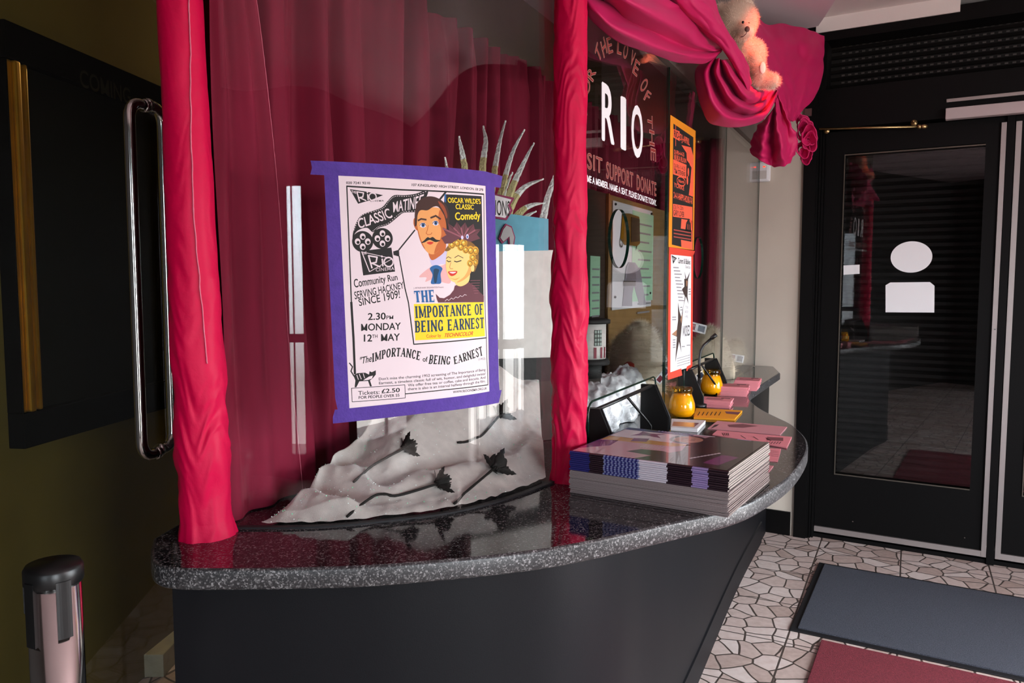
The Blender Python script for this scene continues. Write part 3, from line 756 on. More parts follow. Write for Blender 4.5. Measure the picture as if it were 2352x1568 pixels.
ar = Art(Plane(lq(0, 0, .0505).to_2d(), (.125, 1), 1), .0003); ar.text('COMING', (184, 197), (300, 240), (182, 158), pmat('dull_letter', '#2a2922', .8, spec=0), 0, .01); ar.build('lettering', nb)

c = Vector((-.683, 1.135, 0)); rr = .0365
sp = thing('barrier_post', c, 'chrome retractable belt barrier post with black head', 'barrier post')
zt = 1.012
MB().lathe([(rr, .02), (rr, zt)], c, M['chrome'], 40).build('tube', sp)
MB().lathe([(.17, 0), (.17, .008), (.15, .02), (rr + .004, .03), (rr, .035)], c, M['black_plastic'], 40).build('base', sp)
MB().lathe([(rr + .001, zt - .012), (rr + .0035, zt - .008), (rr + .0035, zt + .012), (rr, zt + .018), (.0, zt + .021)], c, M['black_plastic'], 40).build('cap', sp)
def tab(deg, w, ln):
    a = R(deg); m = MB()
    def T(p):
        t = a + p[0] / rr; return c + Vector((math.cos(t) * (rr + p[1]), math.sin(t) * (rr + p[1]), p[2]))
    N = 6
    vs = [T((w * (k / N - .5), o, z)) for z in (zt - ln, zt) for o in (-.002, .005) for k in range(N + 1)]; n = N + 1
    fs = []
    for k in range(N): fs += [(k, k + 1, n + k + 1, n + k), (2 * n + k, 3 * n + k, 3 * n + k + 1, 2 * n + k + 1), (n + k, n + k + 1, 3 * n + k + 1, 3 * n + k)]
    fs += [(0, n, 3 * n, 2 * n), (N, n + N, 3 * n + N, 2 * n + N)]
    m.add(vs, fs, M['black_plastic'], False).build('belt_slot', sp)
tab(-112, .016, .095); tab(-178, .018, .055); tab(-42, .018, .085); tab(88, .018, .06); 
b0 = onz(278, 1568, 0)
tag(MB().box((-.10, -.10, 0), (.10, .10, .085), pmat('pale_box', '#a8a58c', .8, noise_amt=.1), lambda p: Vector((-1.375 + p[0], 2.86 + p[1], p[2])), .003).build('cardboard_box', loc=(-1.375, 2.86, 0)), 'small pale box on the floor against the olive wall', 'box')
tag(MB().box((-.13, -.10, 0), (.13, .10, .07), pmat('straw_box', '#a3913f', .8, noise_amt=.15), lambda p: Vector((-.98 + p[0], 2.5 + p[1], p[2])), .01).build('storage_box', loc=(-.98, 2.5, 0)), 'low straw yellow box on the floor beside the counter end', 'box')
tag(MB().box((-1.17, 2.78, 0), (-1.10, 2.83, .98), M['boardfr']).build('door_post', loc=(-1.14, 2.8, 0)), 'dark upright post in the corner behind the counter end', 'post')
tag(MB().box((-1.04, 2.66, 0), (-.62, 2.72, .93), pmat('moss_panel', '#6d6a3a', .6), None, .01).build('side_panel', loc=(-.83, 2.69, 0)), 'moss green low panel between dark post and counter end', 'panel')

# dim warm lamp in the passage behind the booth
pl = thing('passage_lamp', (-.95, 4.1, CEIL), 'small warm ceiling lamp in the passage behind the ticket booth', 'ceiling lamp')
MB().lathe([(.06, -.02), (.06, .0)], (-.95, 4.1, CEIL + .035), M['brass'], 24).build('base', pl); MB().ellipsoid((-.95, 4.1, CEIL - .03), (.05, .05, .05), pmat('warm_globe', '#ffd27a', .4, emit='#ffc860', est=2)).build('globe', pl)
lamp('POINT', 'passage_light', (-.95, 4.1, CEIL - .14), 26, (1, .80, .38), .05)
# added fill lamp, unseen at the right, to brighten ceiling, pier and floor
gl_ = thing('fill_lamp', (3.0, .3, CEIL), 'added fill lamp, a hanging globe out of view in the lobby', 'added fill lamp')
MB().tube([(3.0, .3, 2.06), (3.0, .3, CEIL + .02)], .006, M['black_plastic']).build('stem', gl_); MB().ellipsoid((3.0, .3, 2.0), (.07, .07, .07), pmat('fill_globe', '#ffe0dc', .4, emit='#ffdcd8', est=3)).build('globe', gl_)
lamp('POINT', 'fill_light', (3.0, .3, 1.86), 85, (1, .84, .83), .07)
# ------------------------------------------------------------------ floor mats
MATY = lambda p: onz(p[0], p[1], 0)
dd = Vector((.86, -.51)).normalized()
def mat_thing(name, c0, L, Wd, col, border, label, hz, bw):
    e1 = Vector((dd.x, dd.y)); e2 = Vector((-.482, -.876)); c0 = Vector(c0)
    def T(p): q = c0 + e1 * p[0] + e2 * p[1]; return Vector((q.x, q.y, p[2]))
    t = thing(name, T((L / 2, Wd / 2, 0)), label, 'mat')
    if border: MB().box((0, 0, 0), (L, Wd, hz * .55), border, T, .003).build('rubber_edge', t)
    MB().box((bw, bw, .001), (L - bw, Wd - bw, hz), col, T, .003).build('carpet_pile', t)
mat_thing('floor_mat', (1.577, 3.915), 1.75, .885, pmat('mat_grey_blue', '#454852', .95, noise_amt=.45, noise_scale=260, bump=.6, bump_scale=350), M['rubber'], 'blue grey carpet mat with black rubber edge before the black door', .012, .028)
mat_thing('floor_mat', (1.245, 3.045), 2.1, 1.4, pmat('mat_red', '#782733', .95, noise_amt=.4, noise_scale=260, bump=.6, bump_scale=350), None, 'dark red carpet mat beyond the blue grey mat, at bottom right corner', .009, .0)
# ------------------------------------------------------------------ poster taped to the curved glass
po = thing('film_poster', SCREEN.at(.35, 1.2, .002), 'film matinee poster held by purple tape on the curved glass', 'poster')
ar = Art(SCREEN, .0012)
ar.poly([(770, 396), (880, 402), (1000, 409), (1124, 420), (1130, 908), (1000, 925), (880, 938), (797, 945)], M['paper']); ps1 = ar.build('paper_sheet', po)
for nm, pts in (('top', [Z1(60, 85), Z1(700, 115), Z1(1850, 195), Z1(2028, 245), Z1(2010, 365), Z1(1852, 345), Z1(1000, 272), Z1(345, 240), Z1(200, 235), Z1(58, 228), Z1(75, 160)]),
                ('left', [Z1(200, 232), Z1(345, 240), Z2(458, 1285), Z2(340, 1310), Z2(312, 1180)]),
                ('right', [Z1(1850, 195), Z1(1945, 235), Z2(1990, 1000), Z2(2000, 1130), Z2(1895, 1115), Z1(1855, 345)]),
                ('bottom', [Z2(310, 1300), Z2(458, 1285), Z2(1200, 1205), Z2(1895, 1112), Z2(2020, 1098), Z2(1990, 1230), Z2(1200, 1340), Z2(290, 1442), Z2(288, 1380)])):
    ar = Art(SCREEN, .0012); ar.poly(pts, M['purple'], 14 + ('top', 'left', 'right', 'bottom').index(nm)); ar.build('masking_tape', po)['label'] = 'strip of purple masking tape'
ink = M['ink']; wh = M['paper']
pic = Art(SCREEN, .0012)   # colour picture: a plain invented couple in the poster's colours
pic.poly([Z1(1435, 430), Z1(1815, 450), Z2(1838, 195), Z2(1700, 197), Z1(1660, 1300), Z1(1500, 1000), Z1(1420, 700)], ink, 1)
pic.poly([Z1(1435, 430), Z1(1452, 432), Z1(1448, 520), Z1(1435, 500)], M['pblue'], 2)
pic.poly([Z2(1120, 215), Z2(1838, 192), Z2(1850, 545), Z2(1135, 588)], M['yellow'], 1)
# man: coat, collar, cravat, neck, face, hair
pic.poly(sm([Z1(1175, 1280), Z1(1240, 1215), Z1(1300, 1180), Z1(1400, 1165), Z1(1480, 1150), Z1(1500, 1330), Z1(1430, 1340), Z1(1330, 1300), Z1(1240, 1330), Z1(1250, 1285)]), M['pinkshirt'], 2)
pic.poly(sm([Z1(1285, 1080), Z1(1360, 1010), Z1(1440, 960), Z1(1470, 1130), Z1(1390, 1150), Z1(1320, 1180)]), M['lilacp'], 3)
pic.poly(sm([Z1(1270, 1000), Z1(1360, 960), Z1(1440, 900), Z1(1445, 1000), Z1(1380, 1070), Z1(1300, 1105)]), M['skin_d'], 4)
pic.poly(sm([Z1(1150, 620), Z1(1210, 585), Z1(1290, 565), Z1(1390, 580), Z1(1440, 680), Z1(1455, 800), Z1(1435, 900), Z1(1390, 990), Z1(1330, 1045), Z1(1270, 1035), Z1(1215, 970), Z1(1180, 890), Z1(1155, 790), Z1(1143, 700)]), M['skin'], 5)
pic.poly(sm([Z1(1390, 590), Z1(1440, 680), Z1(1455, 800), Z1(1435, 900), Z1(1390, 990), Z1(1330, 1042), Z1(1350, 960), Z1(1395, 880), Z1(1400, 790), Z1(1370, 690)]), M['skin_d'], 6)
pic.poly(sm([Z1(1165, 800), Z1(1195, 900), Z1(1235, 990), Z1(1215, 970), Z1(1180, 890), Z1(1155, 790), Z1(1143, 700)]), M['skin_d'], 6)
pic.poly(sm([Z1(1128, 690), Z1(1135, 590), Z1(1165, 505), Z1(1240, 458), Z1(1320, 455), Z1(1400, 490), Z1(1460, 560), Z1(1485, 660), Z1(1475, 760), Z1(1450, 700), Z1(1420, 630), Z1(1370, 560), Z1(1320, 560), Z1(1260, 595), Z1(1190, 595), Z1(1160, 640), Z1(1150, 740), Z1(1130, 760)]), M['hair'], 7)
pic.poly(sm([Z1(1370, 500), Z1(1430, 550), Z1(1462, 640), Z1(1455, 680), Z1(1425, 610), Z1(1390, 550)]), M['hair_r'], 8)
pic.poly(sm([Z1(1118, 690), Z1(1132, 680), Z1(1150, 740), Z1(1160, 800), Z1(1140, 790), Z1(1118, 740)]), M['skin_d'], 4)
for (x, y) in ((1213, 748), (1343, 727)):
    pic.ell(Z1(x, y), .0068, .0052, wh, 7); pic.ell(Z1(x + 2, y), .0036, .0042, M['pblue'], 8); pic.ell(Z1(x + 2, y), .0018, .0021, ink, 9)
    pic.line([Z1(x - 32, y + 4), Z1(x - 14, y - 20), Z1(x + 14, y - 20), Z1(x + 32, y + 4)], .0011, M['hair'], 10)
pic.line([Z1(1165, 700), Z1(1195, 684), Z1(1245, 692)], .0034, M['hair'], 8); pic.line([Z1(1295, 672), Z1(1345, 652), Z1(1392, 684)], .0036, M['hair'], 8)
pic.line([Z1(1268, 750), Z1(1258, 800), Z1(1246, 832), Z1(1262, 846), Z1(1295, 842), Z1(1305, 826)], .0014, M['skin_d'], 8)
pic.poly(sm([Z1(1195, 930), Z1(1225, 905), Z1(1260, 872), Z1(1285, 880), Z1(1315, 870), Z1(1350, 896), Z1(1392, 905), Z1(1345, 922), Z1(1300, 905), Z1(1285, 900), Z1(1265, 905), Z1(1230, 925)]), ink, 8)
pic.poly(sm([Z1(1252, 930), Z1(1285, 918), Z1(1322, 926), Z1(1290, 948)]), M['red'], 8)
pic.poly(sm([Z1(1285, 1190), Z1(1350, 1158), Z1(1412, 1190), Z1(1395, 1250), Z1(1400, 1340), Z1(1350, 1352), Z1(1295, 1345), Z1(1312, 1260)]), M['pblue'], 6)
pic.poly(sm([Z1(1325, 1205), Z1(1378, 1205), Z1(1365, 1260), Z1(1352, 1335), Z1(1328, 1330)]), M['navy'], 7)
# woman: dress, neck, face, curls, feathered hat
pic.poly([Z2(1345, 110), Z2(1385, 150), Z2(1430, 155), Z2(1490, 120), Z2(1530, 70), Z1(1540, 1370), Z1(1600, 1350), Z1(1680, 1330), Z1(1740, 1370), Z1(1800, 1440), Z2(1838, 130), Z2(1838, 195), Z2(1370, 200), Z2(1355, 160)], M['plum'], 8)
for k in range(5): pic.line([Z2(1440 + 45 * k, 185 - 12 * k), Z2(1460 + 45 * k, 165 - 12 * k), Z2(1480 + 45 * k, 180 - 14 * k)], .0009, wh, 9)
pic.poly(sm([Z1(1545, 1270), Z1(1680, 1200), Z1(1685, 1320), Z1(1610, 1375), Z1(1548, 1352)]), M['skin_y'], 9)
pic.poly(sm([Z1(1475, 990), Z1(1530, 935), Z1(1610, 920), Z1(1690, 970), Z1(1730, 1060), Z1(1728, 1160), Z1(1690, 1255), Z1(1620, 1318), Z1(1545, 1335), Z1(1490, 1305), Z1(1460, 1235), Z1(1447, 1150), Z1(1455, 1060)]), M['skin_y'], 10)
pic.poly(sm([Z1(1700, 1020), Z1(1740, 1080), Z1(1728, 1170), Z1(1690, 1258), Z1(1620, 1318), Z1(1560, 1335), Z1(1640, 1270), Z1(1685, 1170)]), pmat('print_skin_warm', '#d99f55', .7), 11)
pic.poly(sm([Z1(1440, 1010), Z1(1480, 950), Z1(1560, 905), Z1(1660, 900), Z1(1750, 960), Z1(1785, 1060), Z1(1770, 1160), Z1(1735, 1230), Z1(1735, 1120), Z1(1700, 1020), Z1(1620, 960), Z1(1540, 960), Z1(1480, 1010)]), pmat('print_hair_gold', '#7a541c', .7), 11)
for (x, y, r) in ((1600, 970, .0085), (1650, 1000, .008), (1630, 930, .009), (1700, 1005, .009), (1722, 1080, .0085), (1695, 1140, .0075), (1750, 1010, .009), (1560, 930, .0085), (1508, 950, .008), (1752, 1130, .007)):
    pic.ell(Z1(x, y), r, r, M['curl'], 12); pic.ell(Z1(x + 4, y + 5), r * .62, r * .62, M['hair'], 13, ring=.001); pic.ell(Z1(x - 6, y - 6), r * .35, r * .3, pmat('print_gold_light', '#efcf62', .7), 13)
pic.ell(Z1(1722, 1190), .0045, .0075, M['skin_y'], 12)
fe = [Z1(1440, 940), Z1(1400, 880), Z1(1452, 850), Z1(1412, 770), Z1(1480, 800), Z1(1470, 730), Z1(1530, 770), Z1(1560, 715), Z1(1600, 770), Z1(1645, 720), Z1(1670, 775), Z1(1730, 735), Z1(1745, 790), Z1(1805, 790), Z1(1765, 845), Z1(1800, 885), Z1(1700, 920), Z1(1590, 885), Z1(1500, 935)]
pic.poly(fe, M['plum'], 14)
for k, (x, y) in enumerate(((1420, 785), (1480, 745), (1530, 780), (1562, 730), (1605, 780), (1645, 735), (1675, 785), (1725, 748), (1745, 800), (1795, 795))): pic.line([Z1(1625, 880), Z1(x, y)], .0012 if k % 2 else .003, M['plum_l'] if k % 2 == 0 else M['hair'], 15)
pic.ell(Z1(1615, 875), .003, .004, M['lilacp'], 16); pic.ell(Z1(1668, 865), .0036, .005, M['lilacp'], 16); pic.ell(Z1(1668, 868), .0018, .0025, M['pblue'], 17)
pic.line([Z1(1452, 1090), Z1(1472, 1072), Z1(1502, 1088)], .0012, M['hair'], 12); pic.line([Z1(1538, 1082), Z1(1575, 1060), Z1(1625, 1085)], .0014, M['hair'], 12)
pic.line([Z1(1458, 1112), Z1(1478, 1124), Z1(1498, 1118)], .0018, ink, 12); pic.line([Z1(1535, 1118), Z1(1560, 1126), Z1(1605, 1112)], .0020, ink, 12)
pic.line([Z1(1500, 1130), Z1(1486, 1180), Z1(1496, 1196), Z1(1520, 1196)], .0010, M['skin_d'], 12)
pic.poly(sm([Z1(1470, 1228), Z1(1510, 1220), Z1(1565, 1222), Z1(1545, 1258), Z1(1500, 1270)]), M['red'], 12); pic.poly(sm([Z1(1484, 1232), Z1(1515, 1228), Z1(1552, 1230), Z1(1520, 1246)]), wh, 13)
pic.poly(sm([Z1(1490, 1290), Z1(1540, 1300), Z1(1590, 1285), Z1(1545, 1312)]), pmat('print_skin_warm', '#d99f55', .7), 12)
pic.build('colour_picture', ps1)
pr = Art(SCREEN, .0012)
T = pr.text
# frame rules and header
T('020 7241 9210', Z1(425, 325), Z1(670, 328), Z1(425, 300), ink, 1, .02); T('107 KINGSLAND HIGH STREET. LONDON. E8 2PB', Z1(1098, 345), Z1(1832, 397), Z1(1100, 320), ink, 1, .02)
pr.line([Z1(432, 348), Z1(1000, 385), Z1(1838, 430)], .003, ink, 2)
pr.line([Z1(432, 348), Z1(450, 800), Z1(480, 1568)], .0024, ink, 2); pr.line([Z2(478, 200), Z2(500, 560), Z2(515, 930)], .0045, ink, 2)
pr.line([Z1(1838, 430), Z2(1850, 200), Z2(1880, 1045)], .0018, ink, 2); pr.line([Z2(1880, 1045), Z2(1450, 1095), Z2(1035, 1138)], .002, ink, 2)
pr.line([Z1(1450, 405), Z1(1390, 480)], .004, ink, 2); pr.line([Z1(1130, 800), Z1(968, 1000)], .0028, ink, 2)
pr.line([Z1(970, 1070), Z1(1030, 1400), Z2(1065, 200), Z2(1120, 628), Z2(1865, 562)], .0024, ink, 2)
# logo wedge
pr.poly([Z1(462, 378), Z1(640, 405), Z1(805, 440), Z1(680, 490), Z1(548, 528)], ink, 3)
T('THE', Z1(480, 415), Z1(528, 425), Z1(478, 390), wh, 4, .02)
def rio(x, y, k, mat, lay, w):
    P = lambda a, b: Z1(x + a * k, y + b * k)
    pr.line([P(0, 0), P(28, 100)], w, mat, lay); pr.line([P(0, 0), P(70, 12), P(62, 55), P(20, 62)], w, mat, lay); pr.line([P(30, 62), P(95, 92)], w, mat, lay)
    pr.line([P(112, 28), P(118, 84)], w, mat, lay); pr.line([P(108, 2), P(111, 10)], w, mat, lay); pr.ell(P(165, 52), .0072 * k, .0072 * k, mat, lay, ring=w)
rio(535, 405, .98, wh, 4, .0022); T('CINEMA', Z1(670, 507), Z1(812, 505), Z1(670, 490), ink, 3, .01, 1.2)
# film strip banner
strip = [Z1(495, 830), Z1(530, 720), Z1(590, 640), Z1(720, 595), Z1(800, 560), Z1(860, 490), Z1(920, 440), Z1(1020, 440), Z1(1140, 425), Z1(1262, 385), Z1(1245, 470), Z1(1180, 560), Z1(1150, 610), Z1(1020, 620), Z1(960, 660), Z1(860, 740), Z1(760, 775), Z1(700, 820), Z1(640, 775), Z1(560, 795), Z1(515, 835), Z1(492, 900)]
pr.poly(sm(strip, 4), ink, 3)
for pth in ([Z1(505, 800), Z1(545, 705), Z1(600, 640), Z1(720, 605), Z1(810, 570), Z1(870, 495), Z1(930, 452), Z1(1030, 452), Z1(1140, 440), Z1(1250, 400)], [Z1(700, 808), Z1(760, 763), Z1(855, 730), Z1(950, 650), Z1(1015, 612), Z1(1140, 602)]):
    Q = cr([Vector((a, b, 0)) for a, b in pth], 9)
    for i in range(0, len(Q) - 1, 2): pr.line([tuple(Q[i][:2]), tuple(Q[i].lerp(Q[i + 1], .6)[:2])], .0012, wh, 4)
T('CLASSIC', Z1(555, 785), Z1(905, 665), Z1(540, 690), wh, 5, .012, 1, TR=Z1(860, 575)); T('MATINE', Z1(910, 615), Z1(1160, 575), Z1(905, 515), wh, 5, .012, 1, TR=Z1(1170, 450))
T('E', Z1(1165, 560), Z1(1205, 545), Z1(1180, 445), wh, 5, .012, 1, TR=Z1(1225, 430))
# projector reels and camera body
for cx, cy in ((595, 917), (798, 885)):
    pr.ell(Z1(cx, cy), .0205, .0205, ink, 4, n=40)
    for dx, dy in ((0, -52), (52, 0), (0, 52), (-52, 0)): pr.ell(Z1(cx + dx, cy + dy), .0055, .0062, wh, 5); pr.ell(Z1(cx + dx + 4, cy + dy + 8), .003, .003, ink, 6)
pr.poly([Z1(565, 1015), Z1(890, 978), Z1(928, 1225), Z1(600, 1265)], ink, 3); pr.poly([Z1(908, 1018), Z1(968, 1000), Z1(972, 1072), Z1(912, 1055)], ink, 3)
pr.line([Z1(585, 1022), Z1(665, 1225)], .0018, wh, 4); pr.line([Z1(585, 1022), Z1(900, 1092), Z1(668, 1225)], .0012, wh, 4)
T('THE', Z1(598, 1055), Z1(635, 1045), Z1(596, 1028), wh, 4, .02); rio(655, 1062, 1.25, wh, 5, .0028); T('CINEMA', Z1(730, 1225), Z1(918, 1208), Z1(730, 1192), wh, 5, .0, 1.1)
T('Community Run', Z1(510, 1390), Z1(955, 1310), Z1(500, 1305), ink, 1, .015, 1, TR=Z1(945, 1250)); T('SERVING HACKNEY', Z1(515, 1510), Z1(1020, 1395), Z1(505, 1435), ink, 1, .012, 1, TR=Z1(1010, 1330)); T('SINCE 1909!', Z2(560, 235), Z2(980, 150), Z2(548, 165), ink, 1, .012, 1, TR=Z2(970, 70))
T('2.30', Z2(650, 378), Z2(830, 372), Z2(650, 310), ink, 1, .022); T('PM', Z2(838, 372), Z2(910, 368), Z2(838, 335), ink, 1, .01)
T('MONDAY', Z2(580, 490), Z2(985, 475), Z2(580, 420), ink, 1, .02); T('12', Z2(608, 600), Z2(690, 598), Z2(608, 530), ink, 1, .022); T('TH', Z2(692, 565), Z2(748, 562), Z2(692, 530), ink, 1, .01); T('MAY', Z2(785, 595), Z2(975, 588), Z2(785, 525), ink, 1, .022)
# picture lettering
T("OSCAR WILDE'S", Z1(1470, 515), Z1(1805, 530), Z1(1465, 465), M['yellow'], 16, .022); T('CLASSIC', Z1(1548, 582), Z1(1732, 588), Z1(1548, 532), M['yellow'], 16, .022); T('Comedy', Z1(1545, 695), Z1(1800, 685), Z1(1540, 620), M['yellow'], 16, .028)
T('A GRAND FILM ORGANISATION Presents', Z1(1118, 1402), Z1(1425, 1392), Z1(1118, 1386), M['plum'], 3, 0) if 0 else T('J. ARTHUR RANK ORGANISATION Presents', Z1(1118, 1402), Z1(1425, 1392), Z1(1118, 1386), M['plum'], 3, 0)
for k in range(6): pr.line([Z1(1700 + 8 * k, 1318 + 26 * k), Z1(1800 - 4 * k, 1316 + 26 * k)], .0008, M['plum_l'], 14)
# bold slab serif capitals
GL = {'I': ('v.5', .5), 'T': ('v.5 h0-1@1', .8), 'H': ('v.2 v.8 h.2-.8@.5', .95), 'E': ('v.25 h.2-.95@0 h.2-.95@1 h.2-.8@.5', .8), 'F': ('v.25 h.2-.95@1 h.2-.8@.5', .75),
      'P': ('v.25 p', .8), 'R': ('v.25 p r', .9), 'B': ('v.25 p q', .85), 'M': ('v.13 v.87 m', 1.2), 'N': ('v.15 v.85 n', 1.), 'A': ('a h.3-.7@.33', 1.), 'O': ('o', .9), 'C': ('c', .85), 'G': ('c g', .9), 'S': ('s', .8)}
def slab_text(txt, BL, BR, TL, mat, lay, TR=None, bend=None):
    BL, BR, TL = SCREEN.st(*BL), SCREEN.st(*BR), SCREEN.st(*TL); TR = SCREEN.st(*TR) if TR else BR + (TL - BL)
    W = sum((GL[c][1] if c in GL else .45) for c in txt) + .14 * (len(txt) - 1); x = 0
    def P(a, b):
        t = a / W; p = (BL * (1 - t) + BR * t) * (1 - b) + (TL * (1 - t) + TR * t) * b
        return p + Vector(bend(t, b)) if bend else p
    iso = (BR - BL).length / W / (TL - BL).length; V = .30; Hh = .09
    def quad(pts): pr.poly([P(*p) for p in pts], mat, lay, False)
    def strok(pts, w0, w1):
        # broad vertical, thin horizontal pen
        for (a, b), (c, d) in zip(pts, pts[1:]):
            ex, ey = (c - a) * iso, d - b; L = math.hypot(ex, ey) + 1e-9; steep = abs(ey) / (abs(ey) + abs(ex) + 1e-9); w = w1 + (w0 * iso - w1) * steep
            nx, ny = -ey / L * w / 2 / iso, ex / L * w / 2; ox, oy = ex / L * w * .12 / iso, ey / L * w * .12; a -= ox; b -= oy; c += ox; d += oy
            quad([(a + nx, b + ny), (a - nx, b - ny), (c - nx, d - ny), (c + nx, d + ny)])
    for ch in txt:
        if ch not in GL: x += .45 + .14; continue
        prog, w = GL[ch]
        for tk in prog.split():
            if tk[0] == 'v':
                c = x + float(tk[1:]) * w; sh = V / 2 if ch not in 'MN' else V / 2.6
                quad([(c - sh, 0), (c + sh, 0), (c + sh, 1), (c - sh, 1)])
                for yy in (0, 1):
                    if not (yy == 1 and ch in 'MN' and float(tk[1:]) > .5 and 0): quad([(c - sh - .07, yy - yy * Hh), (c + sh + .07, yy - yy * Hh), (c + sh + .07, yy + (1 - yy) * Hh), (c - sh - .07, yy + (1 - yy) * Hh)])
            elif tk[0] == 'h':
                rg, y = tk[1:].split('@'); a, b = rg.split('-') if not rg.startswith('-') else rg; a, b, y = x + float(a) * w, x + float(b) * w, float(y)
                y = min(max(y, .06), .94); quad([(a, y - .06), (b, y - .06), (b, y + .06), (a, y + .06)])
                if ch in 'EFT' and y != .5:
                    for e in ((b,) if ch != 'T' else (a + .03, b)): quad([(e - .07, y + (-.2 if y > .5 else -.06)), (e, y + (-.2 if y > .5 else -.06)), (e, y + (.06 if y > .5 else .2)), (e - .07, y + (.06 if y > .5 else .2))])
            elif tk in 'pq':
                y0, y1 = (.46, .96) if tk == 'p' else (.04, .5); c = (y0 + y1) / 2; r = (y1 - y0) / 2
                strok([(x + .25 * w, y1), (x + .55 * w, y1)] + [(x + (.55 + .28 * math.cos(R(t))) * w, c + r * math.sin(R(t))) for t in range(90, -91, -20)] + [(x + .25 * w, y0)], .26, .1)
            elif tk == 'r': strok([(x + .5 * w, .48), (x + .85 * w, .03)], .26, .2); quad([(x + .72 * w, 0), (x + 1.05 * w, 0), (x + 1.05 * w, Hh), (x + .72 * w, Hh)])
            elif tk == 'm': strok([(x + .13 * w, .97), (x + .5 * w, .1)], .26, .2); strok([(x + .5 * w, .1), (x + .87 * w, .97)], .12, .12)
            elif tk == 'n': strok([(x + .12 * w, .97), (x + .86 * w, .05)], .24, .2)
            elif tk == 'a':
                strok([(x + .12 * w, .03), (x + .5 * w, .98)], .11, .11); strok([(x + .48 * w, .98), (x + .85 * w, .03)], .28, .26)
                for e in (.12, .84): quad([(x + e * w - .16, 0), (x + e * w + .16, 0), (x + e * w + .16, Hh), (x + e * w - .16, Hh)])
            elif tk == 'o': strok([(x + (.5 + .36 * math.cos(R(t))) * w, .5 + .46 * math.sin(R(t))) for t in range(0, 361, 20)], .28, .1)
            elif tk == 'c':
                strok([(x + (.52 + .36 * math.cos(R(t))) * w, .5 + .46 * math.sin(R(t))) for t in range(40, 321, 20)], .28, .1)
                quad([(x + .74 * w, .62), (x + .9 * w, .62), (x + .9 * w, .95), (x + .8 * w, .95)])
            elif tk == 'g': quad([(x + .66 * w, 0.05), (x + .95 * w, .05), (x + .95 * w, .42), (x + .66 * w, .42)])
            elif tk == 's': strok([(x + .84 * w, .76), (x + .74 * w, .90), (x + .55 * w, .96), (x + .36 * w, .93), (x + .24 * w, .82), (x + .26 * w, .68), (x + .42 * w, .57), (x + .62 * w, .46), (x + .76 * w, .33), (x + .76 * w, .18), (x + .64 * w, .07), (x + .46 * w, .04), (x + .28 * w, .09), (x + .16 * w, .24)], .24, .12)
        x += w + .14
slab_text('THE', Z2(1135, 198), Z2(1335, 195), Z2(1122, 80), M['pblue'], 9, TR=Z2(1325, 68))
slab_text('IMPORTANCE OF', Z2(1135, 360), Z2(1832, 322), Z2(1128, 238), M['navy'], 2, TR=Z2(1828, 212))
slab_text('BEING EARNEST', Z2(1132, 508), Z2(1840, 462), Z2(1128, 388), M['navy'], 2, TR=Z2(1838, 352))
T('Colour by', Z2(1250, 562), Z2(1400, 552), Z2(1248, 530), M['red'], 2, .01); T('TECHNICOLOR', Z2(1428, 555), Z2(1725, 535), Z2(1440, 518), M['red'], 2, .022, TR=Z2(1735, 495))
wave = lambda lo: (lambda t, b: (0, .0055 * math.sin(lo[0] + t * lo[1])))
T('"The', Z2(560, 835), Z2(685, 805), Z2(570, 765), ink, 1, .015)
slab_text('IMPORTANCE', Z2(690, 815), Z2(1180, 795), Z2(690, 725), ink, 1, bend=lambda t, b: (0, .010 * math.sin(math.pi * t)), TR=Z2(1195, 705))
T('of', Z2(1212, 805), Z2(1262, 808), Z2(1212, 755), ink, 1, .02)
slab_text('BEING', Z2(1270, 830), Z2(1490, 838), Z2(1285, 735), ink, 1, TR=Z2(1500, 755)); slab_text('EARNEST', Z2(1535, 835), Z2(1830, 742), Z2(1525, 758), ink, 1, TR=Z2(1815, 648))
T('(1952)', Z2(1785, 793), Z2(1855, 785), Z2(1785, 772), ink, 1, 0)
for i, (tx, a, b) in enumerate((("Don't miss the charming 1952 screening of The Importance of Being", (760, 998), (1855, 900)), ("Earnest, a timeless classic full of wit, humor, and delightful twists!", (762, 1040), (1855, 942)), ("We offer free tea or coffee, cake and biscuits. And", (1058, 1062), (1855, 980)), ("there is also is an interval halfway through the film.", (1058, 1102), (1855, 1018)))):
    T(tx, Z2(*a), Z2(*b), Z2(a[0], a[1] - 26), ink, 1, .012)
pr.line([Z2(480, 1080), Z2(1028, 1045), Z2(1032, 1180), Z2(487, 1220)], .0012, ink, 2, True)
T('Tickets:', Z2(550, 1150), Z2(768, 1138), Z2(548, 1110), ink, 1, .008); T('£2.50', Z2(790, 1132), Z2(975, 1118), Z2(790, 1090), ink, 1, .03); T('FOR PEOPLE OVER 55', Z2(555, 1190), Z2(972, 1165), Z2(555, 1162), ink, 1, .02)
T('WWW.RIOCINEMA.ORG.UK', Z2(1522, 1132), Z2(1870, 1092), Z2(1522, 1108), ink, 1, .02)
# a small standing cat drawing
pr.poly([Z2(500, 950), Z2(540, 925), Z2(620, 920), Z2(660, 940), Z2(665, 905), Z2(690, 915), Z2(730, 895), Z2(730, 940), Z2(700, 975), Z2(670, 1000), Z2(690, 1060), Z2(670, 1062), Z2(650, 1005), Z2(560, 1010), Z2(530, 1070), Z2(512, 1070), Z2(520, 1000)], ink, 2)
pr.poly([Z2(660, 960), Z2(700, 950), Z2(690, 980), Z2(650, 995), Z2(600, 1000), Z2(620, 985)], wh, 3); pr.line([Z2(560, 935), Z2(580, 985)], .0012, wh, 3); pr.line([Z2(600, 930), Z2(615, 975)], .0012, wh, 3); pr.line([Z2(535, 945), Z2(550, 990)], .0012, wh, 3)
pr.line([Z2(505, 955), Z2(475, 905), Z2(490, 860), Z2(460, 822)], .0024, ink, 2)
pr.build('printing', ps1)

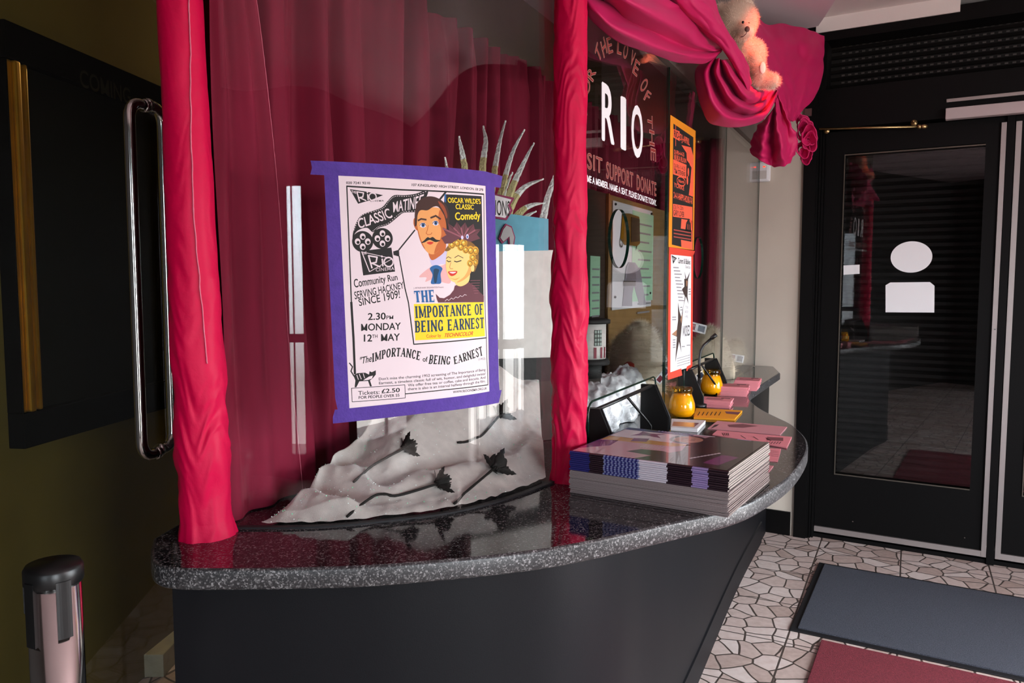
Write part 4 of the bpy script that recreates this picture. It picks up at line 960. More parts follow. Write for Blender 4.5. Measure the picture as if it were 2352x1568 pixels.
# ------------------------------------------------------------------ lettering on the straight glass pane
PO = Plane(G0, GD, 1)
ar = Art(PO, .0015); wl_ = M['white']
ar.text('R', C4(382, 1000), C4(468, 1036), C4(382, 598), wl_, 1, .035, TR=C4(468, 650)); ar.text('I', C4(520, 1063), C4(550, 1078), C4(520, 699), wl_, 1, .02, TR=C4(550, 714)); ar.text('O', C4(595, 1108), C4(674, 1140), C4(595, 748), wl_, 1, .035, TR=C4(674, 795))
ar.build('cinema_name_lettering', p1); ar = Art(PO, .0015)
ar.text('BECOME A MEMBER. NAME A SEAT. PLEASE DONATE TODAY.', C4(205, 1284), C4(773, 1482), C4(205, 1235), wl_, 1, .028, TR=C4(773, 1443))
ar.build('donation_line_lettering', p1)
ar = Art(PO, .0015)
def outlined(txt, BL, BR, TL, TR=None, px=True):
    ar.text(txt, BL, BR, TL, pmat('letter_outline', '#b08a80', .6), 1, .028, 1.12, px, TR=TR); ar.text(txt, BL, BR, TL, M['lred'], 2, .0, 1.12, px, TR=TR)
outlined('VISIT', C4(190, 1180), C4(382, 1250), C4(190, 1065), C4(382, 1143)); ar.build('appeal_lettering', p1); ar = Art(PO, .0015); outlined('SUPPORT', C4(412, 1280), C4(606, 1350), C4(412, 1165), C4(606, 1248)); ar.build('appeal_lettering', p1); ar = Art(PO, .0015); outlined('DONATE', C4(632, 1365), C4(772, 1412), C4(632, 1260), C4(772, 1318))
ar.build('appeal_lettering', p1); ar = Art(PO, .0015)
for ch, (x0, y0), (x1, y1), hx, hy in (('F', (275, 825), (258, 715), -35, -5), ('O', (300, 672), (332, 560), -55, -15) if 0 else ('O', (285, 690), (300, 590), -42, -30), ('R', (315, 590), (338, 520), -48, -45),
        ('T', (362, 460), (378, 390), -32, -85), ('H', (395, 418), (420, 375), -26, -110), ('E', (430, 388), (460, 375), -18, -110), ('L', (490, 385), (520, 395), 5, -115), ('O', (530, 415), (560, 425), 14, -105), ('V', (580, 455), (605, 480), 20, -95), ('E', (605, 535), (632, 548), 28, -100) if 0 else ('E', (600, 520), (630, 552), 26, -95),
        ('O', (650, 630), (675, 672), 45, -75), ('F', (680, 715), (708, 738), 30, -65), ('T', (708, 880), (745, 805), 0, 0), ):
    if ch == 'T' and (hx, hy) == (0, 0): continue
    if (ch, x0) in (('T', 362), ('L', 490), ('O', 650)): ar.build('arched_lettering', p1); ar = Art(PO, .0015)
    BL, BR, TL = PO.st(*C4(x0, y0)), PO.st(*C4(x1, y1)), PO.st(*C4(x0 + hx, y0 + hy))
    outlined(ch, BL, BR, TL, None, False)
ar.build('arched_lettering', p1); ar = Art(PO, .0015)
for ch, y0, y1, x in (('T', 825, 915, 708), ('H', 935, 1040, 722), ('E', 1065, 1150, 732)):
    outlined(ch, C4(x, y0), C4(x + 2, y1), C4(x + 36, y0 + 14))
ar.build('arched_lettering', p1)

# ------------------------------------------------------------------ two notices on the glass beyond the joint
po2 = thing('event_poster', gp(J1 + .1, 1.8, .002), 'narrow orange event poster with coral and black print on glass', 'poster')
S = lambda x, y: (1520 + x / 4.75, 250 + y / 4.75)
ar = Art(PO, .0015); ar.poly([S(90, 65), S(365, 240), S(345, 1540), S(70, 1505)], M['orange'], 0); ps2 = ar.build('paper_sheet', po2)
ar = Art(PO, .0015); K = M['ink']; Cc = M['coral']
ar.poly([S(122, 160), S(340, 310), S(335, 1535), S(105, 1480)], K, 1)
ar.poly([S(210, 395), S(315, 420), S(342, 520), S(340, 960), S(290, 940), S(300, 860), S(320, 640), S(270, 560), S(265, 480)], Cc, 2)
ar.poly([S(122, 220), S(190, 245), S(190, 352), S(120, 310)], Cc, 2); ar.text('RIO-', S(130, 300), S(188, 330), S(130, 232), K, 3, .03, TR=S(188, 260)); ar.text('DJ-APRIL', S(195, 338), S(300, 400), S(195, 270), Cc, 3, .03, TR=S(300, 330))
ar.line([S(147, 180), S(147, 400)], .006, Cc, 2)
ar.text('DJ-FRI-4-4-25', S(130, 488), S(240, 520), S(130, 445), Cc, 3, .02, TR=S(240, 480)); ar.text('MIKA ROUX', S(130, 555), S(262, 592), S(130, 495), Cc, 3, .03, TR=S(262, 545)) if 0 else ar.text('NUKA RUUN', S(130, 555), S(262, 592), S(130, 495), Cc, 3, .03, TR=S(262, 545))
ar.poly([S(120, 550), S(265, 610), S(262, 760), S(118, 712)], Cc, 2); ar.text('DJ-FRI-11-4-25', S(128, 640), S(250, 675), S(128, 595), K, 3, .0, TR=S(250, 635)); ar.text('TIM STEVENS', S(128, 700), S(250, 735), S(128, 650), K, 3, .02, TR=S(250, 690))
ar.poly([S(270, 560), S(300, 600), S(308, 800), S(280, 880), S(262, 860), S(265, 700)], K, 3); ar.ell(S(285, 690), .012, .016, Cc, 4); ar.ell(S(275, 780), .012, .016, Cc, 4)
ar.line([S(207 + 46 * math.cos(R(t)), 790 + 48 * math.sin(R(t)) + 12 * math.cos(R(t))) for t in range(0, 360, 20)], .004, Cc, 4, True); ar.text('North', S(178, 800), S(240, 815), S(178, 765), Cc, 4, .02, TR=S(240, 785)); ar.text('YORKE', S(128, 850), S(240, 890), S(128, 800), Cc, 3, .01, TR=S(240, 850))
ar.text('2-4-1-HAPPY-HOUR-7-8', S(125, 970), S(328, 1040), S(125, 905), Cc, 4, .02, TR=S(328, 970))
ar.poly([S(118, 1035), S(270, 1060), S(330, 1070), S(330, 1330), S(300, 1200), S(118, 1175)], Cc, 2); ar.text('/DJ/ Fri 25th', S(125, 1090), S(230, 1105), S(125, 1045), K, 3, .0, TR=S(230, 1060)); ar.text('GARY LOVER', S(125, 1160), S(240, 1180), S(125, 1100), K, 3, .02, TR=S(240, 1125))
ar.poly([S(210, 1200), S(330, 1220), S(330, 1535), S(210, 1510), S(200, 1350)], Cc, 2); ar.poly([S(250, 1330), S(262, 1240), S(288, 1195), S(310, 1250), S(315, 1340)], K, 3); ar.line([S(275, 1310), S(277, 1260)], .004, Cc, 4); ar.line([S(292, 1315), S(294, 1265)], .004, Cc, 4)
ar.poly([S(118, 1290), S(320, 1325), S(318, 1450), S(118, 1410)], K, 3)
for k in range(3): ar.line([S(126, 1318 + 38 * k), S(312, 1352 + 36 * k)], .004, pmat('dull_coral', '#a5453a', .7), 4)
ar.build('printing', ps2)
po3 = thing('event_poster', gp(J1 + .1, 1.3, .002), 'white baby screening notice with red tape and spiky stars', 'poster')
S = lambda x, y: (1520 + x / 4.9, 560 + y / 4.9)
ar = Art(PO, .0015); ar.poly([S(92, 105), S(330, 135), S(325, 1380), S(88, 1455)], M['white'], 0); ps3 = ar.build('paper_sheet', po3)
for pts in ([S(78, 35), S(370, 80), S(345, 145), S(92, 118), S(75, 118)], [S(75, 110), S(98, 118), S(92, 1450), S(62, 1480), S(62, 1400)], [S(328, 130), S(350, 120), S(340, 1380), S(318, 1350)], [S(88, 1445), S(215, 1400), S(225, 1478), S(65, 1530), S(62, 1470)], [S(275, 1380), S(340, 1345), S(325, 1420), S(272, 1430)]):
    ar = Art(PO, .0015); ar.poly(pts, M['redtape'], 4); ar.build('red_tape', po3)['label'] = 'strip of red tape'
ar = Art(PO, .0015)
ar.poly([S(105, 125), S(165, 160), S(122, 225)], K, 2); ar.text('RIO', S(118, 185), S(150, 195), S(116, 150), M['white'], 3, .0, TR=S(150, 165))
ar.text('Carers & Babies', S(178, 215), S(315, 230), S(178, 155), K, 1, .025, TR=S(315, 178)); ar.text('Cinema Club', S(262, 272), S(314, 278), S(262, 240), K, 1, .0, TR=S(314, 250))
for k in range(11): ar.line([S(125 + 6 * k, 265 + 37 * k), S(185 + 5 * k + (k % 3) * 12, 268 + 37 * k)], .004, M['grey_ink'], 1)
dk = pmat('print_dark_brown', '#3a2a24', .6); tn = pmat('print_tan', '#a5785a', .6)
ar.poly([S(250, 310), S(275, 395), S(315, 310), S(292, 400), S(285, 590), S(298, 680), S(265, 590), S(238, 720), S(255, 590), S(222, 510), S(250, 480), S(248, 390), S(262, 395)], dk, 2)
ar.poly([S(270, 410), S(285, 420), S(280, 480), S(270, 470)], tn, 3)
ar.poly([S(178, 655), S(195, 760), S(215, 820), S(240, 680), S(222, 900), S(205, 1080), S(216, 1230), S(190, 1100), S(145, 1345), S(165, 1045), S(105, 1018), S(165, 965), S(178, 860)], dk, 2); ar.poly([S(105, 1018), S(165, 965), S(162, 1035)], tn, 3); ar.poly([S(205, 850), S(228, 780), S(215, 900)], tn, 3)
ar.text('WICKED', S(228, 1045), S(312, 1025), S(232, 925), K, 1, .02, TR=S(312, 915))
for tx, x, y, w in (('7.00', 262, 725, 30), ('MONDAY', 258, 775, 38), ('14 APRIL', 256, 830, 36), ('CLASSICAL', 112, 830, 44), ('CHICKEN', 112, 860, 44)) if 0 else (('7.00', 262, 725, 30), ('MONDAY', 258, 775, 38), ('4 APRIL', 256, 830, 36)): ar.text(tx, S(x, y), S(x + w, y + 3), S(x, y - 28), M['grey_ink'], 1, .01)
for x, y, w, n in ((112, 825, 44, 2), (204, 715, 22, 2), (298, 510, 22, 3), (120, 1080, 30, 4), (220, 1155, 35, 1), (275, 1140, 38, 1)):
    for k in range(n): ar.line([S(x, y + 28 * k), S(x + w, y + 28 * k - 2)], .004, M['grey_ink'], 1)
for k in range(4): ar.line([S(168, 1290 + 28 * k), S(308, 1250 + 28 * k)], .0025, M['grey_ink'], 1)
ar.build('printing', ps3)
# ------------------------------------------------------------------ brochure stack
rnd = random.Random(5)
A0 = Vector((.133, 1.775)); E1 = Vector((.312, -.195)).normalized(); E2 = Vector((.156, .31)).normalized(); E2 = Vector((-E1.y, E1.x))
BL_, BW_ = .368, .34
glossy_dark = pmat('cover_dark', '#2a1c24', .22, coat=.4); cov_blue = pmat('cover_blue', '#2c2c6a', .25); cov_blue2 = pmat('cover_grey_blue', '#7a80a8', .3); cov_white = pmat('cover_white', '#c9c2cc', .3); cov_lil = pmat('cover_lilac', '#8e7cab', .3)
page = pmat('page_edges', '#c9bcb6', .75); page_d = pmat('page_edges_dull', '#8d8080', .8)
def brochure(name, z, th, folded, loc, label, group):
    t = thing(name, loc, label, 'brochure', group); L = Vector(loc)
    m = MB()
    if folded:
        prof = [(BW_, 0), (.006, 0)] + [(.003 - .003 * math.sin(R(w)), th / 2 - th / 2 * math.cos(R(w))) for w in (25, 60, 90, 120, 155)] + [(.006, th), (.05, th), (BW_, th)]
        segs = [(0, .05, cov_blue), (.05, .085, glossy_dark)] + [(.085 + .0045 * k, .085 + .0045 * (k + 1), cov_blue if k % 2 else cov_blue2) for k in range(19)] + [(.1705, .235, cov_white), (.235, .29, glossy_dark), (.29, .325, cov_lil), (.325, BL_, glossy_dark)]
    else:
        prof = [(BW_, 0), (.0, 0.0002), (.0, th * .4), (.003, th * .42), (.003, th * .58), (.0, th * .6), (.0, th - .0002), (BW_, th)]
        segs = [(0, BL_, page_d)]
    P = lambda a, b, z_: L + Vector((E1.x * a + E2.x * b, E1.y * a + E2.y * b, z_))
    for a0, a1, mt in segs:
        n = len(prof)
        m.add([P(a0, b, h) for b, h in prof] + [P(a1, b, h) for b, h in prof], [(i, i + 1, n + i + 1, n + i) for i in range(n - 1)], mt, folded)
    m.build('cover', t)
    k = MB()
    for i in range(3):
        z0, z1 = th * (.1 + .27 * i), th * (.1 + .27 * i + .22)
        k.add([P(a, b, h) for h in (z0, z1) for a, b in ((.004, .005), (BL_ - .001 - .0012 * (i % 2), .005), (BL_ - .001 - .0012 * (i % 2), BW_ - .002), (.004, BW_ - .002))], [(0, 1, 2, 3), (4, 5, 6, 7), (0, 1, 5, 4), (1, 2, 6, 5), (2, 3, 7, 6), (3, 0, 4, 7)], page if folded or True else page_d)
    k.build('pages', t)
    return t
zs = HC + .0006; low = None
for i in range(20):
    j = Vector((rnd.uniform(-.002, .002), rnd.uniform(-.002, .002))); lo = (A0.x + j.x, A0.y + j.y, zs)
    if low is None: low = brochure('brochure', 0, .0026, False, lo, 'grey edged brochure in the lower half of the stack, open edges to the front', 'brochures in the lower half of the stack')
    else: copy_tree(low, lo, rnd.uniform(-.004, .004))
    zs += .00265
up = None
for i in range(10):
    j = Vector((rnd.uniform(-.0015, .0015), rnd.uniform(-.0015, .0015))); lo = (A0.x + j.x - E1.x * .0, A0.y + j.y, zs)
    if up is None: up = brochure('brochure', 0, .0044, True, lo, 'blue and white spined brochure in the upper half of the stack', 'brochures in the upper half of the stack')
    else:
        c = copy_tree(up, lo, rnd.uniform(-.005, .005))
        if i == 9: topb = c; c['label'] = 'topmost glossy brochure on the stack, portrait and purple stars on its cover'; del c['group']
    zs += .0044
zt = zs + .0006
S5 = lambda x, y: (1300 + x / 5.113, 960 + y / 5.113)
fl = Flat(zt); ar = Art(fl, .0)
Q = [A0 + E1 * .004 + E2 * .006, A0 + E1 * (BL_ - .006) + E2 * .006, A0 + E1 * (BL_ - .006) + E2 * (BW_ - .01), A0 + E1 * .004 + E2 * (BW_ - .01)]
uvp = lambda a, b: Q[0] + (Q[1] - Q[0]) * a + (Q[3] - Q[0]) * b
cp = lambda pts, m_, l: ar.poly([uvp(*p) for p in pts], m_, l, False)
cpk = pmat('cover_pink', '#c49aa6', .25, coat=.4); cpp = pmat('cover_purple', '#7a2a6e', .25, coat=.4); cgo = pmat('cover_gold', '#b98a4a', .25, coat=.4); cpl = pmat('cover_pale', '#d7cfd6', .25, coat=.4); cbr = pmat('cover_brown', '#3a2420', .22, coat=.4)
cp([(0, 0), (1, 0), (1, 1), (0, 1)], cpk, 0); cp([(0, .93), (.5, .93), (.5, 1), (0, 1)], cov_blue, 1); cp([(0, .62), (.45, .62), (.5, .93), (0, .93)], cpl, 1)
cp([(0, .48), (.5, .5), (.6, .62), (0, .63)], cgo, 1); cp([(.0, .1), (.14, .3), (.12, .5), (.0, .45)], cpp, 1)
cp([(.12, .72), (.22, .78), (.34, .74), (.28, .84), (.33, .9), (.22, .87), (.14, .92), (.15, .82)], cpp, 2); cp([(.2, .52), (.3, .56), (.28, .68), (.18, .64)], cpp, 2)
cp([(.42, 0), (1, 0), (1, 1), (.62, 1), (.55, .7), (.6, .4)], glossy_dark, 1); cp([(.6, .42), (1, .45), (1, .56), (.58, .54)], cbr, 2); cp([(.82, .12), (.92, .1), (.97, .4), (.86, .42)], cpp, 3)
cp([(.3, .18), (.5, .14), (.62, .26), (.5, .32), (.36, .3)], glossy_dark, 2)
cc = uvp(.52, .80)
for rr, mt, l in ((.046, glossy_dark, 3), (.035, pmat('cover_skin', '#b98873', .25, coat=.4), 4)): ar.poly([cc + (Q[1] - Q[0]).normalized() * rr * math.cos(k * .3) + (Q[3] - Q[0]).normalized() * rr * 1.1 * math.sin(k * .3) for k in range(21)], mt, l, False)
ar.line([cc + Vector((-.012, .01)), cc + Vector((.0, .014))], .003, cbr, 5, False, False); ar.line([cc + Vector((.008, .004)), cc + Vector((.018, .006))], .003, cbr, 5, False, False); ar.line([cc + Vector((0, -.012)), cc + Vector((.012, -.012))], .003, cpp, 5, False, False)
for k in range(9): ar.line([uvp(.72 + .013 * k, .2 + .03 * k), uvp(.725 + .013 * k, .225 + .03 * k)], .006, cpl, 4, False, False)
for k in range(7): ar.line([uvp(.33 + .02 * k, .36), uvp(.34 + .02 * k, .46)], .002, cpl, 4, False, False)
top_off = Vector(topb.location)
o = ar.build('cover_print', topb)

# ------------------------------------------------------------------ leaflets, cards, candle jars
def sheet(name, corners, th, mat, label, cat, marks=None, group=None):
    P = [onz(*C6(*c), HC) for c in corners]; cx = sum((p.to_2d() for p in P), Vector((0, 0))) / 4
    t = thing(name, (cx.x, cx.y, HC), label, cat, group)
    m = MB(); m.add([Vector((p.x, p.y, HC + .0006)) for p in P] + [Vector((p.x, p.y, HC + th)) for p in P], [(3, 2, 1, 0), (4, 5, 6, 7)] + [(i, (i + 1) % 4, 4 + (i + 1) % 4, 4 + i) for i in range(4)], mat); m.build('sheet', t)
    if marks:
        a = Art(Flat(HC + th), .0004)
        for kind, pts, w in marks:
            if kind == 'l': a.line([C6(*p) for p in pts], w, M['ink'], 0)
            elif kind == 'p': a.poly([C6(*p) for p in pts], w, 0)
        a.build('printing', t)
    return t
sh = pmat('print_maroon', '#7d4a50', .7)
sheet('card_pack', [(1045, 572), (1340, 585), (1395, 522), (1062, 505)], .007, M['flyer_e'], 'orange printed flyers lying flat beside the front candle jar', 'flyers', [('l', [(1090 + 30 * k, 520), (1075 + 30 * k, 545)], .003) for k in range(6)] + [('p', [(1270, 516), (1385, 522), (1365, 540), (1280, 532)], sh)])
sheet('card_pack', [(880, 655), (1072, 668), (1130, 605), (885, 592)], .012, M['white'], 'white edged card pack in front of the front candle jar', 'cards', [('p', [(900, 590), (1085, 600), (1050, 630), (890, 620)], pmat('card_face', '#b98a8e', .15)), ])
sheet('leaflet', [(1145, 645), (1215, 590), (1718, 633), (1668, 690)], .003, pmat('flyer_dusty', '#cf939a', .7), 'dusty pink leaflet with dark landscape print, furthest of the loose ones', 'leaflet', [('p', [(1290, 612), (1400, 606), (1510, 622), (1400, 634), (1300, 628)], sh)] + [('l', [(1170 + 12 * k, 640 - 5 * k), (1200 + 9 * k, 612 - 1 * k)], .002) for k in range(4)])
sheet('leaflet', [(1180, 690), (1215, 660), (1752, 708), (1715, 785)], .004, M['flyer'], 'bright pink leaflet with small square print at counter edge', 'leaflet', [('p', [(1575, 700), (1690, 706), (1690, 730), (1570, 724)], sh)] + [('l', [(1250 + 14 * k, 672), (1262 + 12 * k, 690)], .0025) for k in range(4)] + [('l', [(1385 + 90 * k, 690 + 8 * k), (1420 + 90 * k, 712 + 8 * k)], .003) for k in range(3)] + [('l', [(1520 + 20 * k, 750), (1535 + 20 * k, 735)], .002) for k in range(8)])
sheet('leaflet', [(1490, 868), (1495, 778), (1675, 790), (1650, 882)], .0022, M['flyer'], 'pale pink leaflet half hidden behind the brochure stack', 'leaflet', [('l', [(1500, 800), (1560, 845)], .002), ('l', [(1520, 850), (1590, 800)], .002)] + [('l', [(1600, 800 + 12 * k), (1655, 804 + 12 * k)], .002) for k in range(4)])
sheet('leaflet', [(1490, 1005), (1500, 903), (1620, 914), (1545, 1012)], .0025, pmat('flyer_rose', '#c9848b', .7), 'rose pink leaflet nearest the counter rim beside the brochure stack', 'leaflet', [('l', [(1520, 940), (1580, 930)], .003)])
def pile(cx, cy, w, d, rz, n, lab, grp, fan):
    first = None; rr_ = random.Random(int(cx * 1000))
    for i in range(n):
        loc = (cx + fan[0] * i / n + rr_.uniform(-.002, .002), cy + fan[1] * i / n + rr_.uniform(-.002, .002), HC + .0006 + i * .0037)
        if first is None:
            first = tag(MB().box((-w / 2, -d / 2, 0), (w / 2, d / 2, .0031), M['flyer'], lambda p: Vector(loc) + p).build('folded_leaflet', loc=loc), lab, 'leaflet', grp); first.rotation_euler = (0, 0, rz); o = first
        else: o = copy_tree(first, loc, rz + rr_.uniform(-.05, .05))
    a = Art(Flat(HC + .0006 + n * .0037), .0003); 
    tip = o; tip['label'] = 'topmost printed leaflet of ' + lab.split(' in ')[-1]; del tip['group']
    L = Vector(tip.location); m = MB()
    for k in range(3): m.box((-w * .35, -d * .2 + k * d * .16, .0032), (w * .2, -d * .2 + k * d * .16 + .006, .0035), sh, lambda p: L + p)
    m.box((w * .1, d * .2, .0032), (w * .4, d * .38, .0035), sh, lambda p: L + p)
    m.build('printing', tip)
pile(.795, 3.02, .115, .10, R(-22), 8, 'pink folded leaflet in the low pile in front of rear candle jar', 'leaflets in the low pile', (.0, -.01))
pile(.945, 3.33, .125, .12, R(-20), 11, 'pink folded leaflet in the tall pile right of rear candle jar', 'leaflets in the middle pile', (.004, -.012))
pile(1.055, 3.50, .105, .12, R(-24), 12, 'pink folded leaflet in the furthest pile by the counter bend', 'leaflets in the furthest pile', (.01, .0))
M['amber'] = glass_mat('amber_glass', (1, .88, .45), 1.3); M['wax'] = pmat('yellow_wax', '#ffbe00', .35, coat=.3, sss=.3)
def jar(loc, label):
    t = thing('candle_jar', loc, label, 'candle jar', 'amber candle jars')
    c = Vector(loc); h = .108
    MB().lathe([(.036, .001), (.041, .004), (.0455, .018), (.0475, .036), (.046, .052), (.039, .074), (.0345, .084), (.034, .092), (.0375, .096), (.0375, .102), (.036, h), (.034, h), (.0335, .092), (.0335, .085)], c, M['amber'], 48, cap=False).build('glass_jar', t)
    cd = MB().lathe([(.034, .006), (.0445, .02), (.0462, .036), (.0445, .052), (.0375, .074), (.034, .083), (0.001, .084)], c, M['wax'], 48).build('candle', t)
    MB().tube([c + Vector((0, 0, .074)), c + Vector((.002, 0, .086))], .0012, M['ink'], 6).build('wick', cd)
    return t
jar((.606, 2.765, HC + .0008), 'amber glass candle jar filled with yellow wax, nearest on the counter')
jar((.852, 3.315, HC + .0008), 'amber glass candle jar filled with yellow wax, further back beside pink leaflets')
# ------------------------------------------------------------------ black hatch brackets and gooseneck
def bracket(pa, pb, label):
    t = thing('hatch_bracket', gp((pa + pb) / 2, HC, .01), label, 'bracket', None)
    prof = [(-.035, 0), (.058, 0), (.058, .045), (.012, .148), (-.035, .148)]
    for p in (pa, pb):
        pl_ = MB().prism(prof, p - .011, p + .011, M['black_plastic'], lambda q: gp(q[2], HC + .0006 + q[1], q[0])).build('side_plate', t)
        MB().tube([gp(p, HC + .004, .060), gp(p, HC + .046, .060), gp(p, HC + .148, .013)], .003, M['rubber'], 6).build('edge_trim', pl_)
    MB().tube([gp(pa, HC + .145, .0), gp(pb, HC + .145, .0)], .0055, M['black_plastic']).build('cross_bar', t)
    pm = pa + (pb - pa) * .5
    MB().tube([gp(pm, HC + .143, .0), gp(pm + .10, HC + .055, .035), gp(pm + .115, HC + .04, .04), gp(pm + .115, HC + .001, .04)], .004, M['black_plastic']).build('strut', t)
bracket(.214, .743, 'black angled bracket with cross bar behind the brochure stack')
bracket(1.237, 1.70, 'black angled bracket with cross bar between the candle jars and glass')
gn = thing('gooseneck_microphone', ony(1606, 868, 2.98), 'thin black bent gooseneck microphone beyond the white notice', 'microphone')
MB().tube([ony(1606, 868, 2.98), ony(1606, 830, 2.98), ony(1609, 805, 2.985), ony(1616, 793, 2.99), ony(1634, 777, 3.0)], .0055, M['black_plastic'], 10).build('stalk', gn)
MB().tube([ony(1634, 777, 3.0), ony(1645, 768, 3.0)], .008, M['black_plastic'], 12).build('head', gn)
MB().lathe([(.03, 0), (.03, .015), (.012, .02)], Vector((ony(1606, 868, 2.98).x, 2.98, HC + .001)), M['black_plastic'], 20).tube([Vector((ony(1606, 868, 2.98).x, 2.98, HC + .018)), ony(1606, 868, 2.98)], .006, M['black_plastic']).build('foot', gn)
# ------------------------------------------------------------------ window display: glitter cloth, black roses, cardboard cinema
satin = pmat('glitter_satin', '#c9bfb9', .3, sheen=.5, sheen_tint=(1, 1, 1, 1), noise_amt=.08, noise_scale=60, bump=.25, bump_scale=420)
def lerp3(x, P):
    for (a, fa), (b, fb) in zip(P, P[1:]):
        if x <= b: return fa + (fb - fa) * (x - a) / (b - a)
    return P[-1][1]
def cloth_pt(a, b):
    q = .10 + (Ls - .14) * a
    F = SCREEN.at(q, 0, -.022 - .004 * nz(a * 9, 2)); s = lerp3(a, [(0, .28), (.3, .45), (.6, .80), (1, 1.45)])
    B = cu(s, 0, .07)
    p = F.lerp(B, b)
    H_ = lerp3(a, [(0, .015), (.25, .06), (.5, .17), (.75, .205), (1, .215)])
    ramp = H_ * (1 / (1 + math.exp(-(b - lerp3(a, [(0, .6), (1, .42)])) * 9)))
    x, y = p.x * 5 + .8 * nz(p.x * 4, p.y * 4, 7), p.y * 5 + .8 * nz(p.x * 4, p.y * 4, 3)
    w1 = .8 * nz(a * 2.6, b * 1.3, 2) + .35 * nz(a * 7, b * 3, 8); f1 = .5 + .5 * math.sin(2 * math.pi * (b * 2.3 + a * .9 + w1)); f2 = 1 - abs(nz(x * 1.9, y * 1.6, 4)) * 2
    edge = min(1, b / .09) * min(1, a / .06 + .12)
    z = HC + .006 + .010 * edge + ramp + (.040 * f1 ** 1.4 + .008 * f2) * edge * (.55 + .6 * b) + .004 * nz(p.x * 40, p.y * 40)
    return Vector((p.x, p.y, max(z, HC + .003)))
gc = thing('glitter_cloth', cloth_pt(.4, .3) * 1, 'rumpled silver grey glitter cloth spread along the window display', 'cloth')
gc.location.z = HC
MB().grid(lambda a, b: cloth_pt(a, b), 170, 110, satin).build('satin_sheet', gc)
sq1 = pmat('sequin_silver', '#f4fffa', .25, coat=1); sq2 = pmat('sequin_green', '#9dffd0', .25, coat=1)
m = MB(); r7 = random.Random(11)
for i in range(700):
    a, b = r7.random(), r7.random() ** 1.3; p = cloth_pt(a, b) + Vector((0, -.001, .0015)); n = Vector((r7.gauss(0, .6), -.5 + r7.gauss(0, .5), .8)).normalized(); u = n.orthogonal().normalized(); w = n.cross(u); r = r7.uniform(.0008, .0016)
    m.add([p + (u * math.cos(k * 1.0472) + w * math.sin(k * 1.0472)) * r for k in range(6)], [(0, 1, 2, 3, 4, 5)], sq2 if i % 3 == 0 else sq1)
tag(m.build('sequins', gc, fix=False), kind='stuff')
rose_m = pmat('black_felt', '#17130f', .8); 
def cloth_hit(u, v):
    best = None
    for i in range(60):
        for j in range(40):
            p = cloth_pt(i / 59, j / 39); dx = p - Vector((0, 0, EYE)); d = ray(u, v); t = dx.dot(d) / d.dot(d); e = (dx - d * t).length
            if best is None or e < best[0]: best = (e, p)
    return best[1]
def rose(bloom, stem, label, big=1.):
    B = cloth_hit(*bloom) + Vector((0, 0, .018 * big)); pl = stem + [bloom]; S = [cloth_hit(*[p0 + (p1 - p0) * k / 2 for p0, p1 in zip(pa, pb)]) + Vector((0, 0, .006)) for pa, pb in zip(pl, pl[1:]) for k in range(2)][:-1]; S = [S[0]] + [(a_ + b_ * 2 + c_) / 4 for a_, b_, c_ in zip(S, S[1:], S[2:])]
    t = thing('black_rose', B - Vector((0, 0, .018 * big)), label, 'artificial rose')
    d = (B - S[-1]); d.z = .25 * d.length; d.normalize(); rot = d.to_track_quat('Z', 'Y').to_matrix()
    m = MB()
    for k in range(9):
        w = k * 2.4; rr = (.004 + .0016 * k) * big
        def f(a, b, w=w, rr=rr, k=k):
            ang = w + (a - .5) * 1.9; r = rr * (.55 + .6 * b + .25 * b * b); return B + rot @ Vector((r * math.cos(ang), r * math.sin(ang), (-.012 + .034 * b - .002 * k * b + .003 * math.sin(a * 9)) * big))
        m.grid(f, 8, 5, rose_m)
    bl_ = solid(m.build('bloom', t, fix=False), .0012)
    for k in range(4):
        w = k * 1.6 + .4; m = MB()
        pts = [(0, 0), (.010, .006), (.022, .004), (.034, -.001)]
        def f(a, b, w=w):
            l = .036 * a * big; wd = .008 * math.sin(math.pi * min(1, a * .9 + .08)) * big * (b - .5) * 2 * (1 + .25 * math.sin(a * 25)); return B + rot @ (Matrix.Rotation(w, 3, 'Z') @ Vector((l + .006, wd, -.010 + .5 * l)))
        m.grid(f, 10, 2, rose_m); solid(m.build('sepal', bl_, fix=False), .0008)
    pp = cr(S + [B + rot @ Vector((0, 0, -.012 * big))], 6)
    MB().tube(pp, [.0028 + .0012 * abs(nz(k * .8)) for k in range(len(pp))], rose_m, 7).build('stem', t)
rose((1142, 1092), [(1040, 1166), (1066, 1140), (1088, 1118)], 'black artificial rose lying closest to the right velvet post', 1.15)
rose((934, 1050), [(813, 1110), (850, 1080), (890, 1056)], 'black artificial rose with long curved stem, upper left on glitter cloth')
rose((1012, 1120), [(795, 1188), (850, 1148), (880, 1143), (950, 1145)], 'black artificial rose in the centre with stem reaching the glass edge')
rose((1152, 968), [(1050, 1024), (1090, 1008), (1125, 995)], 'black artificial rose high on the cloth slope under the cardboard model')

